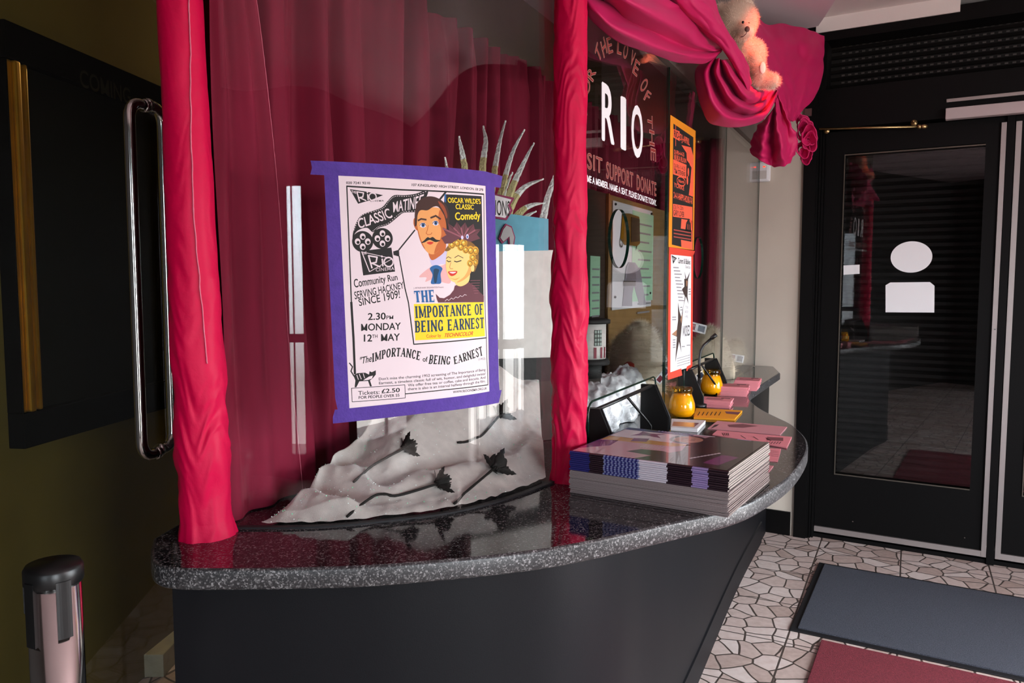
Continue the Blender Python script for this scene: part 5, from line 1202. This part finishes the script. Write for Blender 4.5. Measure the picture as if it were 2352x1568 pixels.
# cardboard model of a cinema front with silver spikes
c0_ = ony(1120, 700, 2.26); FD = Vector((.86, .50)).normalized(); MP = Plane(c0_.to_2d(), FD, 1)
def mt(u, v): return MP.st(u, v)
mc = thing('model_cinema', MP.at(.15, mt(1200, 850).y - .0), 'home made cardboard cinema model with blue panel and crown of silver spikes', 'model')
card_w = pmat('card_white', '#cfcac4', .75, noise_amt=.08, noise_scale=30); card_b = pmat('card_blue', '#5f9fb3', .75, noise_amt=.1, noise_scale=25); card_k = pmat('card_black', '#1a1917', .7, bump=.1)
def slabp(pts, d0, d1, mat):
    P = [mt(*p) for p in pts]; return MB().prism([(p.x, p.y) for p in P], d0, d1, mat, lambda q: MP.at(q[0], q[1], q[2]))
zb_ = mt(1200, 850).y
slabp([(1080, 578), (1255, 574), (1345, 575), (1345, 835), (1080, 835)], -.03, 0, card_w).build('front_wall', mc)
slabp([(1080, 480), (1160, 490), (1258, 503), (1258, 575), (1080, 578)], -.02, .004, card_b).build('blue_panel', mc)
slabp([(1078, 826), (1345, 818), (1345, 868), (1078, 885)], -.06, .012, card_k).build('base', mc)
slabp([(1080, 436), (1136, 446), (1178, 455), (1168, 472), (1174, 484), (1160, 506), (1120, 500), (1080, 492)], .006, .010, pmat('card_magenta', '#8c2a55', .7)).build('sign_border', mc)
slabp([(1080, 440), (1136, 450), (1170, 459), (1162, 472), (1167, 484), (1156, 501), (1120, 495), (1080, 487)], .010, .012, M['white']).build('sign_face', mc); sf_ = [o for o in kids(mc) if o.name.startswith('sign_face')][0]
ar = Art(MP, .0125); ar.text('ATTRACTIONS', (1062, 488), (1166, 497), (1062, 455), M['ink'], 0, 0, TR=(1166, 463)); ar.build('sign_lettering', sf_)
slabp([(1142, 548), (1150, 525), (1158, 514), (1172, 520), (1180, 545), (1176, 572), (1166, 576), (1164, 548), (1150, 560)], .006, .009, pmat('card_magenta', '#8c2a55', .7)).build('hand_border', mc)
slabp([(1145, 546), (1152, 527), (1159, 518), (1170, 523), (1177, 545), (1173, 570), (1168, 572), (1166, 543), (1152, 555)], .009, .011, pmat('hand_grey', '#a8a8a8', .7)).build('pointing_hand', mc)
foil = pmat('silver_foil', '#f0f6f2', .35, metal=.2, bump=.8, bump_scale=160); foilg = pmat('gold_foil', '#cfc793', .4, metal=.2, bump=.8, bump_scale=160)
for pts, w in (([(1055, 470), (1042, 400), (1033, 357)], 5), ([(1092, 480), (1080, 380), (1072, 335), (1066, 308)], 9), ([(1118, 480), (1122, 380), (1129, 320), (1122, 284)], 10), ([(1136, 480), (1148, 400), (1160, 330), (1174, 272)], 9), ([(1152, 490), (1170, 420), (1190, 350), (1218, 293)], 9), ([(1170, 495), (1190, 430), (1215, 375), (1240, 324)], 10),
              ([(1160, 480), (1172, 440), (1190, 392)], 7), ([(1175, 500), (1195, 455), (1222, 425), (1262, 408)], 11), ([(1195, 502), (1215, 480), (1238, 468), (1264, 464)], 9), ([(1215, 502), (1228, 492), (1245, 483)], 6), ([(1262, 500), (1276, 440), (1300, 380), (1318, 345)], 8)):
    Pp = cr([Vector((a, b, 0)) for a, b in pts], 10); m = MB(); n = len(Pp); vs = []
    for i, p in enumerate(Pp):
        t = i / (n - 1); d = (Pp[min(i + 1, n - 1)] - Pp[max(i - 1, 0)]).normalized(); nn = Vector((-d.y, d.x, 0)); ww = w * (1 - t) ** .7 + .6
        for sgn, off in ((-1, 0), (0, .012), (1, 0)):
            q = p + nn * sgn * ww; s_ = mt(q.x, q.y); vs.append(MP.at(s_.x, s_.y, -.035 + off * (1 - t * .6) + .004 * nz(i * 1.3, w)))
    for i in range(n - 1):
        for k in (0, 1): m.add([vs[3 * i + k], vs[3 * i + k + 1], vs[3 * i + k + 4], vs[3 * i + k + 3]], [(0, 1, 2, 3)], foilg if i < n * .4 and w > 8.5 else foil)
    solid(m.build('foil_spike', mc, fix=False), .0025)
# round corner tower of the model
tc_ = ony(1352, 780, 2.62); m = MB(); pxm = 2.62 / FPX
zt_, zb2 = ony(1352, 742, 2.62).z, ony(1352, 822, 2.62).z
tw = thing('model_tower', (tc_.x, tc_.y, zb2 - .06), 'round white cardboard tower with black rim right of the post', 'model')
m.lathe([(.058, zb2), (.058, zb2 + .02), (.058, zt_)], (tc_.x, tc_.y, 0), card_w, 40); tww = m.build('wall', tw)
MB().lathe([(.058, zt_), (.072, zt_), (.073, zt_ + .012), (.06, zt_ + .016)], (tc_.x, tc_.y, 0), card_k, 40).build('roof_rim', tw)
MB().lathe([(.07, zb2 - .02), (.072, zb2 - .012), (.066, zb2), (.05, zb2)], (tc_.x, tc_.y, 0), card_k, 40).lathe([(.045, zb2 - .065), (.045, zb2 - .018)], (tc_.x, tc_.y, 0), card_k, 24).build('base_rim', tw)
def cyl(a, z, r): return Vector((tc_.x + r * math.sin(a), tc_.y - r * math.cos(a), z))
m = MB(); a0, a1, z0, z1 = .22, .72, zb2 + .045, zb2 + .098
m.grid(lambda a, b: cyl(a0 + (a1 - a0) * a, z0 + (z1 - z0) * b, .0592), 6, 4, M['ink'])
for i in range(3):
    for j in range(4):
        aa, bb = a0 + (a1 - a0) * (i + .15) / 3, z0 + (z1 - z0) * (j + .12) / 4; m.grid(lambda a, b, aa=aa, bb=bb: cyl(aa + (a1 - a0) * .7 / 3 * a, bb + (z1 - z0) * .76 / 4 * b, .0597), 2, 1, pmat('pane_grey', '#87958c', .4))
m.build('window_grid', tww)
m = MB()
for k, a in enumerate((.2, .62, .95)): m.grid(lambda u, v, a=a: cyl(a + .16 * u, zb2 + .004 + .036 * v, .0595), 3, 2, pmat('letter_maroon', '#7c2b3a', .6))
m.build('red_letters', tww)
m = MB().box((-.09, -.05, HC + .001), (.06, .06, zb2 - .066), pmat('riser_box', '#3a332e', .8), lambda p: Vector((tc_.x + p[0] - .02, tc_.y + p[1] + .03, p[2])))
tag(m.build('display_riser', loc=(tc_.x, tc_.y + .03, HC)), 'dark display block carrying the round cardboard tower', 'box')
mb0 = mt(1200, 868).y
tag(MB().box((-.005, -.10, HC + .001), (.30, -.002, mb0 - .012), pmat('riser_box', '#3a332e', .8), lambda p: MP.at(p[0], p[2], p[1])).build('display_riser', loc=MP.at(.15, HC, -.05)), 'display block hidden under the cloth below the cardboard cinema', 'box')

# plastic bags, soft mounds with paper glasses, pin board
bag = pmat('clear_plastic', '#eef2f4', .2, coat=.5, bump=.5, bump_scale=45)
def blob(c, r, seed, amp, fr, mat, nu=64, nv=40, floor=None):
    c = Vector(c)
    def f(a, b):
        t = 2 * math.pi * a; p = math.pi * (b - .5); d = Vector((math.cos(p) * math.cos(t), math.cos(p) * math.sin(t), math.sin(p)))
        k = 1 + amp * (1 - 2 * abs(nz(d.x * fr + seed, d.y * fr, d.z * fr))) + amp * .5 * nz(d.x * fr * 2.3, d.y * fr * 2.3 + seed, d.z * fr * 2.3)
        q = c + Vector((d.x * r[0], d.y * r[1], d.z * r[2])) * k
        if floor is not None: q.z = max(q.z, floor)
        return q
    return MB().grid(f, nu, nv, mat, closeu=True)
for (u, v, Y, r, sd, lb) in ((1362, 945, 2.52, (.085, .08, .085), 1, 'crumpled clear plastic bag close to the velvet post'), (1400, 930, 2.72, (.09, .08, .10), 5, 'crumpled clear plastic bag in the middle of the group'), (1438, 915, 2.9, (.07, .09, .11), 8, 'crumpled clear plastic bag with the upright right edge')):
    c = ony(u, v, Y); tag(blob((c.x, c.y, c.z), r, sd, .16, 3.2, bag, floor=HC + .002).build('plastic_bag', loc=(c.x, c.y, HC)), lb, 'bag')
rt = ony(1445, 858, 3.05); bt = thing('red_capped_bottle', (rt.x, rt.y, HC), 'small dark bottle with bright red cap standing behind the bags', 'bottle')
MB().lathe([(.028, 0.001), (.03, .01), (.03, rt.z - HC - .03), (.022, rt.z - HC - .012), (.016, rt.z - HC)], (rt.x, rt.y, HC), M['black_plastic'], 24).build('body', bt)
MB().lathe([(.016, 0), (.018, .006), (.022, .02), (.019, .04), (.008, .048)], (rt.x, rt.y, rt.z), pmat('cap_red', '#a5281c', .4), 24).build('cap', bt)
fluff = pmat('cream_fluff', '#cdbfa8', .95); hairm = pmat('cream_hair', '#e0d5bf', .9)
def fur(mesh_fn, n, ln, mat, name, parent, seed, wd=.0012):
    # short tufts standing on the surface given by mesh_fn(a, b)
    rr = random.Random(seed); m = MB()
    for i in range(n):
        a, b = rr.random(), .5 + .5 * (2 * rr.random() - 1); p = mesh_fn(a, b); e = 1e-3
        du = mesh_fn((a + e) % 1, b) - p; dv = mesh_fn(a, min(1, b + e)) - p; nn = du.cross(dv)
        if nn.length < 1e-12 or p.z < HC + .03: continue
        nn.normalize(); d = (nn + Vector((rr.gauss(0, .5), rr.gauss(0, .5), rr.gauss(0, .5) - .2))).normalized(); sd = d.orthogonal().normalized() * wd; L = ln * rr.uniform(.5, 1.2)
        m.add([p - sd - nn * .002, p + sd - nn * .002, p + d * L], [(0, 1, 2)], mat)
    return tag(m.build(name, parent, fix=False), kind='stuff')
def mound(name, c, r, sd, lb, n, eyes):
    t = thing(name, (c[0], c[1], HC), lb, 'soft toy'); cc = Vector(c)
    def f(a, b):
        th = 2 * math.pi * a; p = math.pi * (b - .5); d = Vector((math.cos(p) * math.cos(th), math.cos(p) * math.sin(th), math.sin(p)))
        k = 1 + .16 * nz(d.x * 1.6 + sd, d.y * 1.6, d.z * 1.6) + .06 * nz(d.x * 4 + sd, d.y * 4, d.z * 4); q = cc + Vector((d.x * r[0], d.y * r[1], d.z * r[2])) * k
        q.z = max(q.z, HC + .002); return q
    MB().grid(f, 48, 32, fluff, closeu=True).build('body', t)
    fur(f, int(n * 2.2), .026, hairm, 'fluff', t, sd, .0007)
    return t
def paper_glasses(u, v, Y, w, rz, lb, tilt=0):
    c = ony(u, v, Y); t = thing('paper_glasses', c, lb, '3D glasses'); rot = Matrix.Rotation(rz, 3, 'Z') @ Matrix.Rotation(tilt, 3, 'Y'); T = lambda p: c + rot @ Vector(p)
    m = MB()
    h = w * .42; fr = w * .07
    for x0, x1, z0, z1 in ((-w / 2, w / 2, h / 2 - fr, h / 2), (-w / 2, w / 2, -h / 2, -h / 2 + fr), (-w / 2, -w / 2 + fr, -h / 2, h / 2), (w / 2 - fr, w / 2, -h / 2, h / 2), (-fr, fr, -h / 2, h / 2)): m.box((x0, -.001, z0), (x1, .001, z1), M['white'], T)
    m.build('card_frame', t)
    for k, cl in ((-1, ('lens_red', '#7c2232')), (1, ('lens_blue', '#22324e'))): MB().box((min(k * fr, k * (w / 2 - fr)), -.0005, -h / 2 + fr), (max(k * fr, k * (w / 2 - fr)), .0005, h / 2 - fr), pmat(cl[0], cl[1], .2), T).build('lens', t)[ 'label'] = cl[0].split('_')[1] + ' film lens'
    for k in (-1, 1): MB().box((k * w / 2 - .001, 0, h / 2 - .012), (k * w / 2 + .001, .05, h / 2), M['white'], T).build('temple', t)
mound('fluffy_mound', ony(1462, 850, 3.22), (.120, .085, .19), 3, 'large cream fluffy creature behind the plastic bags', 4200, None)
mound('fluffy_mound', ony(1630, 850, 3.88), (.115, .075, .20), 7, 'cream fluffy creature wearing paper glasses beside white notice', 3000, None)
mound('fluffy_mound', ony(1690, 812, 4.32), (.055, .04, .075), 12, 'small pale fluffy head with paper glasses against cream pier', 1200, None)
paper_glasses(1520, 815, 3.2, .07, R(20), 'white paper glasses tilted at right edge of the large cream creature', R(60))
paper_glasses(1600, 752, 3.62, .10, R(15), 'white paper glasses with red and blue lenses atop second creature', R(14))
paper_glasses(1690, 822, 4.10, .095, R(15), 'white paper glasses on the small pale fluffy head', R(10))
paper_glasses(1600, 868, 3.4, .08, R(10), 'white paper glasses lying low behind rear candle jar', R(-30))
paper_glasses(1522, 862, 3.1, .07, R(10), 'white paper glasses low behind the serving glass joint', R(-50))
# pin board with notices
BP = Plane(G0 + GN * -.40, GD, 1)
def brect(u0, v0, u1, v1): a = BP.st(u0, v0); b = BP.st(u1, v1); return a.x, b.x, min(a.y, b.y), max(a.y, b.y)
def bbox(rc, d0, d1, mat, bev=0): return MB().box((rc[0], d0, rc[2]), (rc[1], d1, rc[3]), mat, lambda p: BP.at(p[0], p[2], p[1]), bev)
pb = thing('pin_board', BP.at(*BP.st(1460, 640)), 'tan pin board with dark side panel behind the glass', 'board')
bl0 = BP.st(1393, 450); bl1 = BP.st(1560, 500); zt_ = bl0.y + .01
bbox((bl0.x, bl1.x + .25, HC + .06, zt_), -.02, 0, pmat('tan_board', '#8a6a3c', .7, noise_amt=.1)).build('panel', pb)
sl = BP.st(1345, 500).x; bbox((sl, bl0.x, HC + .06, zt_ - .0), -.02, -.002, pmat('brown_board', '#3a2a1e', .7)).build('side_panel', pb)
bbox((bl0.x - .004, bl0.x + .012, HC + .06, zt_), 0, .012, pmat('tan_board', '#8a6a3c', .7)).build('edge_strip', pb)
wsx0, wsx1 = BP.st(1404, 600).x, BP.st(1494, 600).x; wz1, wz0 = BP.st(1405, 460).y, BP.st(1405, 712).y
gx0, gx1 = BP.st(1448, 600).x, BP.st(1496, 600).x
gpn = thing('green_notice', BP.at((gx0 + gx1) / 2, wz0, .003), 'mint green printed notice at right of the white print', 'notice')
mint = pmat('mint_paper', '#a9d8b4', .7)
bbox((gx0, gx1, wz0 + .03, wz1 - .02), .0075, .0085, mint).build('sheet', gpn)
m = MB()
for k in range(11): zz = wz1 - .08 - .042 * k; m.box((gx0 + .09, .0086, zz), (gx1 - .03 - .02 * (k % 3), .0090, zz + .008), M['grey_ink'], lambda p: BP.at(p[0], p[2], p[1]))
m.build('printing', gpn)
wp = thing('art_print', BP.at((wsx0 + wsx1) / 2, wz0, .003), 'white print of a grey figure under a gold square on the pin board', 'print')
bbox((wsx0, wsx1, wz0, wz1), .003, .006, pmat('print_paper', '#d8dade', .5)).build('sheet', wp)
W = wsx1 - wsx0; Hh = wz1 - wz0
def wpoly(pts, mat, o): MB().prism([(wsx0 + x * W, wz0 + y * Hh) for x, y in pts], .0092 + o * .0008, .0096 + o * .0008, mat, lambda q: BP.at(q[0], q[1], q[2])).build('figure', wp) if o != 9 else None
gm = MB()
def wadd(pts, mat, o): gm.prism([(wsx0 + x * W, wz0 + y * Hh) for x, y in pts], .0092 + o * .0008, .0098 + o * .0008, mat, lambda q: BP.at(q[0], q[1], q[2]))
gfig = pmat('figure_grey', '#8b8792', .6); gfd = pmat('figure_dark', '#4a443c', .6)
wadd([(.22, .03), (.3, .4), (.36, .45), (.52, .45), (.66, .38), (.72, .25), (.8, .1), (.84, .02), (.66, .02), (.56, .14), (.5, .22), (.46, .14), (.46, .02)], gfig, 0)
wadd([(.24, .22), (.54, .22), (.54, .27), (.24, .27)], gfd, 1); wadd([(.3, .27), (.38, .44), (.5, .44), (.56, .28)], pmat('figure_mid', '#77727a', .6), 1)
gm.build('figure', wp)
gm = MB(); gm.prism([(wsx0 + x * W, wz0 + y * Hh) for x, y in ((.16, .66), (.2, .9), (.3, .91), (.55, .9), (.58, .64), (.5, .61), (.26, .61))], .0092, .022, M['gold'], lambda q: BP.at(q[0], q[1], q[2])); gm.prism([(wsx0 + x * W, wz0 + y * Hh) for x, y in ((.34, .64), (.34, .88), (.55, .88), (.56, .66))], .022, .024, pmat('bronze', '#5c4326', .4, metal=.6), lambda q: BP.at(q[0], q[1], q[2])); gm.build('gold_square', wp)
ar = Art(Plane(G0 + GN * -.39, GD, 1), .001)
for k, ch in enumerate('CLARA'):
    th = R(150 - 30 * k); cx, cz = wsx0 + .36 * W, wz0 + .48 * Hh; rr_ = .10 * W + .05; p = Vector((cx + rr_ * math.cos(th), cz + rr_ * math.sin(th))); tg = Vector((math.sin(th), -math.cos(th))); nn = Vector((math.cos(th), math.sin(th)))
    ar.text(ch, p - tg * .016, p + tg * .016, p - tg * .016 + nn * .04, gfd, 0, .02, px_space=False)
ar.build('lettering', wp)
m = MB()
for x, z in ((.04, .97), (.96, .97), (.05, .12), (.95, .14)): m.ellipsoid(BP.at(wsx0 + x * W, wz0 + z * Hh, .009), .006, M['ink'], 10, 6)
m.build('pins', wp)
sx0, sx1 = BP.st(1355, 650).x, BP.st(1377, 650).x
sn = thing('green_notice', BP.at((sx0 + sx1) / 2, BP.st(1366, 725).y, .003), 'narrow mint green notice strip just right of the velvet post', 'notice')
bbox((sx0, sx1, BP.st(1366, 725).y, BP.st(1366, 588).y), .0, .002, mint).build('sheet', sn)
m = MB(); z_ = BP.st(1366, 620).y
for k in range(7): m.box((sx0 + .02, .002, z_ - .032 * k), (sx1 - .008, .0026, z_ - .032 * k + .007), M['grey_ink'], lambda p: BP.at(p[0], p[2], p[1]))
m.build('printing', sn)
# ------------------------------------------------------------------ draped swag above the hatch
sw = thing('draped_swag', ony(1640, 150, 2.75), 'magenta red cloth swag draped from the velvet post across to the door wall', 'drape')
def loft(name, curves, conv, nu, nv, rip, seed, th=.004, deep=0):
    curves = [[(c[0], c[1], c[2] + (0 if k in (0, len(curves) - 1) else deep * (-1 if k % 2 else .7)) * math.sin(math.pi * min(1, i / (len(cv) - 1) * .96 + .1)))for i, c in enumerate(cv)] for k, cv in enumerate(curves)]
    Cc = [[ony(*conv(c[0], c[1]), c[2]) for c in cv] for cv in curves]
    def f(a, b):
        row = [cr_at(cv, a) for cv in Cc]; p = cr_at(row, b)
        p = p + Vector((nz(a * 9 + seed, b * 7), nz(a * 8, b * 9 + seed, 5) * 1.2, nz(a * 7, b * 8, seed))) * rip
        return p
    o = MB().grid(f, nu, nv, M['swag']).build(name, sw, fix=False); solid(o, th, 0); return o
loft('main_swag', [
 [(200, -60, 2.05), (290, 110, 2.06), (400, 225, 2.1), (560, 325, 2.2), (780, 398, 2.38), (980, 450, 2.55), (1120, 455, 2.68), (1245, 372, 2.75)],
 [(200, -80, 2.0), (330, 60, 1.98), (480, 190, 2.03), (680, 290, 2.15), (860, 360, 2.32), (1010, 405, 2.5), (1140, 410, 2.63), (1245, 365, 2.72)],
 [(240, -100, 2.06), (390, 0, 2.06), (560, 130, 2.12), (760, 230, 2.25), (920, 310, 2.42), (1050, 360, 2.56), (1160, 375, 2.68), (1245, 360, 2.76)],
 [(260, -140, 1.98), (460, -60, 1.97), (660, 60, 2.05), (840, 150, 2.2), (980, 230, 2.38), (1080, 310, 2.52), (1170, 350, 2.63), (1248, 352, 2.71)],
 [(300, -200, 2.12), (560, -120, 2.12), (800, 20, 2.2), (950, 90, 2.36), (1060, 170, 2.5), (1120, 260, 2.6), (1190, 325, 2.7), (1250, 345, 2.77)],
 [(400, -260, 2.2), (700, -160, 2.2), (860, -10, 2.3), (1000, 60, 2.44), (1080, 150, 2.56), (1130, 240, 2.66), (1195, 310, 2.74), (1252, 340, 2.8)]], C4, 110, 60, .006, 3, deep=.05)
loft('upper_fold', [
 [(700, -130, 2.33), (870, 40, 2.40), (975, 120, 2.48), (1060, 190, 2.56), (1150, 270, 2.62), (1245, 345, 2.70), (1330, 480, 2.78), (1390, 600, 2.86), (1420, 680, 2.9)],
 [(860, -110, 2.3), (980, 40, 2.36), (1070, 130, 2.44), (1150, 210, 2.52), (1230, 290, 2.6), (1310, 400, 2.68), (1380, 520, 2.76), (1420, 600, 2.82), (1440, 660, 2.88)],
 [(980, -120, 2.32), (1080, 10, 2.38), (1160, 100, 2.46), (1230, 180, 2.54), (1300, 270, 2.62), (1360, 370, 2.7), (1410, 470, 2.78), (1435, 560, 2.85), (1450, 620, 2.9)],
 [(1100, -130, 2.5), (1195, -10, 2.54), (1228, 110, 2.6), (1290, 230, 2.68), (1350, 320, 2.76), (1400, 410, 2.82), (1440, 480, 2.88), (1450, 550, 2.93), (1460, 600, 2.98)]], C4, 100, 44, .005, 8)
loft('lower_pouch', [
 [(1230, 380, 2.80), (1062, 500, 2.86), (1080, 690, 2.88), (1145, 855, 2.9), (1225, 908, 2.93), (1380, 908, 3.0), (1540, 862, 3.1), (1610, 760, 3.18), (1655, 655, 3.22)],
 [(1210, 400, 2.72), (1130, 520, 2.70), (1160, 680, 2.70), (1230, 800, 2.74), (1310, 850, 2.80), (1430, 860, 2.9), (1550, 820, 3.02), (1605, 740, 3.12), (1650, 652, 3.2)],
 [(1205, 420, 2.78), (1170, 530, 2.83), (1220, 670, 2.85), (1290, 770, 2.88), (1360, 815, 2.94), (1460, 830, 3.0), (1550, 785, 3.1), (1600, 715, 3.18), (1640, 650, 3.24)],
 [(1220, 420, 2.7), (1215, 530, 2.70), (1280, 660, 2.72), (1350, 740, 2.78), (1420, 780, 2.86), (1490, 785, 2.94), (1560, 740, 3.05), (1590, 690, 3.14), (1630, 645, 3.2)],
 [(1235, 430, 2.8), (1260, 540, 2.84), (1330, 650, 2.86), (1395, 720, 2.9), (1450, 745, 2.96), (1510, 740, 3.03), (1560, 700, 3.1), (1580, 670, 3.16), (1610, 640, 3.22)],
 [(1260, 430, 2.72), (1310, 540, 2.74), (1380, 640, 2.78), (1430, 690, 2.84), (1480, 700, 2.92), (1520, 690, 3.0), (1550, 660, 3.08), (1570, 640, 3.12), (1590, 630, 3.16)],
 [(1330, 430, 2.95), (1390, 520, 2.98), (1440, 600, 3.0), (1480, 640, 3.04), (1510, 640, 3.1), (1530, 630, 3.16), (1550, 615, 3.2), (1565, 610, 3.22), (1580, 605, 3.25)]], C4, 110, 70, .005, 15, deep=.04)
loft('back_drape', [
 [(330, -40, 3.5), (380, 150, 3.5), (430, 400, 3.5), (500, 650, 3.55), (560, 850, 3.6), (620, 1000, 3.65), (660, 1090, 3.7)],
 [(480, 205, 3.75), (520, 330, 3.72), (560, 480, 3.7), (600, 650, 3.7), (640, 830, 3.7), (680, 980, 3.7), (700, 1090, 3.7)],
 [(640, 215, 3.95), (660, 350, 3.8), (680, 500, 3.78), (690, 660, 3.76), (700, 820, 3.74), (715, 980, 3.72), (720, 1090, 3.7)],
 [(800, 240, 4.05), (800, 380, 4.0), (795, 520, 3.98), (785, 680, 3.92), (770, 840, 3.85), (755, 990, 3.78), (735, 1090, 3.72)],
 [(930, 285, 4.12), (920, 420, 4.02), (905, 560, 3.97), (880, 700, 3.92), (840, 850, 3.86), (790, 1000, 3.8), (750, 1090, 3.75)],
 [(1030, 325, 4.2), (1028, 450, 4.18), (1022, 580, 4.14), (990, 780, 4.05), (900, 930, 3.95), (820, 1010, 3.85), (770, 1085, 3.78)]], ZB, 80, 70, .007, 21, deep=.03)
loft('hanging_tail', [
 [(560, 1010, 3.4), (480, 1090, 3.42), (415, 1170, 3.45), (375, 1290, 3.5), (365, 1370, 3.5)],
 [(575, 980, 3.38), (520, 1100, 3.36), (490, 1220, 3.38), (475, 1350, 3.42), (460, 1445, 3.45)],
 [(590, 940, 3.4), (570, 1080, 3.42), (565, 1220, 3.44), (565, 1370, 3.47), (560, 1492, 3.5)],
 [(600, 900, 3.36), (605, 1060, 3.34), (625, 1220, 3.36), (650, 1380, 3.4), (665, 1498, 3.45)],
 [(612, 870, 3.42), (650, 1040, 3.44), (690, 1200, 3.46), (700, 1350, 3.48), (718, 1460, 3.5)],
 [(620, 850, 3.4), (680, 1010, 3.42), (740, 1140, 3.46), (790, 1250, 3.5), (770, 1390, 3.55)]], ZB, 70, 50, .008, 27, deep=.02)
m = MB(); rc = ony(*ZB(815, 1260), 3.62)
for k in range(7):
    o_ = Vector((.012 * math.sin(k * 2.2), -.02 - .006 * k + .03 * math.cos(k), .075 - .025 * k)); rr_ = .05 - .003 * abs(k - 3)
    def f(a, b, o_=o_, rr_=rr_, k=k):
        w = 2 * math.pi * a; r = rr_ * (.35 + .8 * b - .25 * b * b) * (1 + .18 * math.sin(3 * w + k) + .22 * nz(math.cos(w) * 2 + k, math.sin(w) * 2, b * 2)); return rc + o_ + Vector((r * math.cos(w) * .75, -.035 * b + .01 * math.sin(2 * w + k), r * math.sin(w)))
    m.grid(f, 36, 8, M['swag'], closeu=True)
solid(m.build('rosette', sw, fix=False), .004, 0)

# ------------------------------------------------------------------ teddy bear sitting in the swag
plush = pmat('plush_cream', '#d9c3ae', .95); plush_h = pmat('plush_hair', '#e6d2bf', .9)
YB = 3.02
def bp(x, y, d=0): return ony(*ZB(x, y), YB + d)
tb = thing('teddy_bear', bp(420, 640), 'cream plush teddy bear sitting in the red swag, lit pink', 'teddy bear')
k_ = YB / FPX / 3.919
m = MB()
def el(x, y, d, rx, ry, rz_, rot=None): m.ellipsoid(bp(x, y, d), (rx * k_, ry * k_, rz_ * k_), plush, 24, 16, rot)
el(255, 190, 0, 165, 150, 175); el(315, 280, -.055, 80, 90, 68); el(110, 85, .01, 55, 35, 58); el(350, 45, .06, 50, 32, 52)
el(250, 330, 0.02, 110, 100, 90); el(360, 520, .03, 130, 120, 165, Matrix.Rotation(R(25), 3, 'Y')); el(330, 440, .02, 110, 100, 90)
el(420, 560, -.02, 60, 55, 90, Matrix.Rotation(R(-20), 3, 'Y')); el(455, 630, -.03, 48, 48, 62)
el(470, 720, .0, 100, 80, 70); el(555, 735, -.02, 72, 62, 62); el(580, 725, -.03, 45, 50, 58)
o = m.build('body', tb)
rm = o.modifiers.new('union', 'REMESH'); rm.mode = 'VOXEL'; rm.voxel_size = .0065; rm.use_smooth_shade = True
sm_ = o.modifiers.new('soft', 'SMOOTH'); sm_.iterations = 6; sm_.factor = .6
dg = bpy.context.evaluated_depsgraph_get(); me = bpy.data.meshes.new_from_object(o.evaluated_get(dg)); o.modifiers.clear(); o.data = me; me.materials.clear(); me.materials.append(plush)
rr9 = random.Random(4); m = MB(); off = Vector(tb.location)
ps = [(p.center.copy() + off, p.normal.copy(), p.area) for p in me.polygons]; tot = sum(p[2] for p in ps)
nose_c = bp(338, 262, -.105); eyes_c = [bp(300, 200, -.086), bp(352, 214, -.074)]
for c, n, a in ps:
    cnt = a / tot * 26000
    for i in range(int(cnt) + (rr9.random() < cnt % 1)):
        L = .0125 * rr9.uniform(.4, 1.2)
        if min((c - e_).length for e_ in eyes_c) < .013: continue
        if (c - nose_c).length < .055: L *= .35
        d = (n + Vector((rr9.gauss(0, .45), rr9.gauss(0, .45), rr9.gauss(0, .45) - .15))).normalized(); s_ = d.orthogonal().normalized() * .00055; q = c + Vector((rr9.gauss(0, .003), rr9.gauss(0, .003), rr9.gauss(0, .003)))
        m.add([q - s_ - n * .002, q + s_ - n * .002, q + d * L], [(0, 1, 2)], plush_h)
tag(m.build('fur', tb, fix=False), kind='stuff')
MB().ellipsoid(bp(338, 262, -.112), (22 * k_, 16 * k_, 24 * k_), pmat('nose_brown', '#5a3a34', .45)).build('nose', tb)
for x, y, d in ((300, 200, -.086), (352, 214, -.072)): MB().ellipsoid(bp(x, y, d), (11 * k_, 9 * k_, 12 * k_), pmat('eye_black', '#100c0c', .15)).build('eye', tb)
MB().tube([bp(334, 285, -.115), bp(325, 308, -.108), bp(300, 330, -.098), bp(280, 332, -.085)], .0016, pmat('mouth_thread', '#6a4a44', .7), 6).build('mouth', tb)
MB().ellipsoid(bp(478, 610, -.052), (26 * k_, 10 * k_, 50 * k_), pmat('plush_pad', '#efe2d6', .9)).build('paw_pad', tb)
# red spot lamp over the bear
ls = Vector((1.20, 2.72, 2.66)); sl_ = thing('spot_lamp', ls + Vector((0, 0, .12)), 'small red spot lamp under the ceiling above the teddy bear', 'spot lamp')
aim = bp(470, 520); dv = (aim - ls).normalized()
MB().tube([ls - dv * .11, ls - dv * .02], [.03, .04], M['black_plastic'], 20).build('housing', sl_); MB().tube([ls - dv * .09, Vector((ls.x, ls.y, CEIL))], .007, M['black_plastic']).build('stem', sl_)
MB().tube([ls - dv * .022, ls - dv * .018], .034, pmat('red_gel', '#ff2a10', .3, emit='#ff2a10', est=4), 20).build('red_lens', sl_)
lo = lamp('SPOT', 'red_spot', ls, 48, (1, .10, .04), .03, aim, R(36), .6)
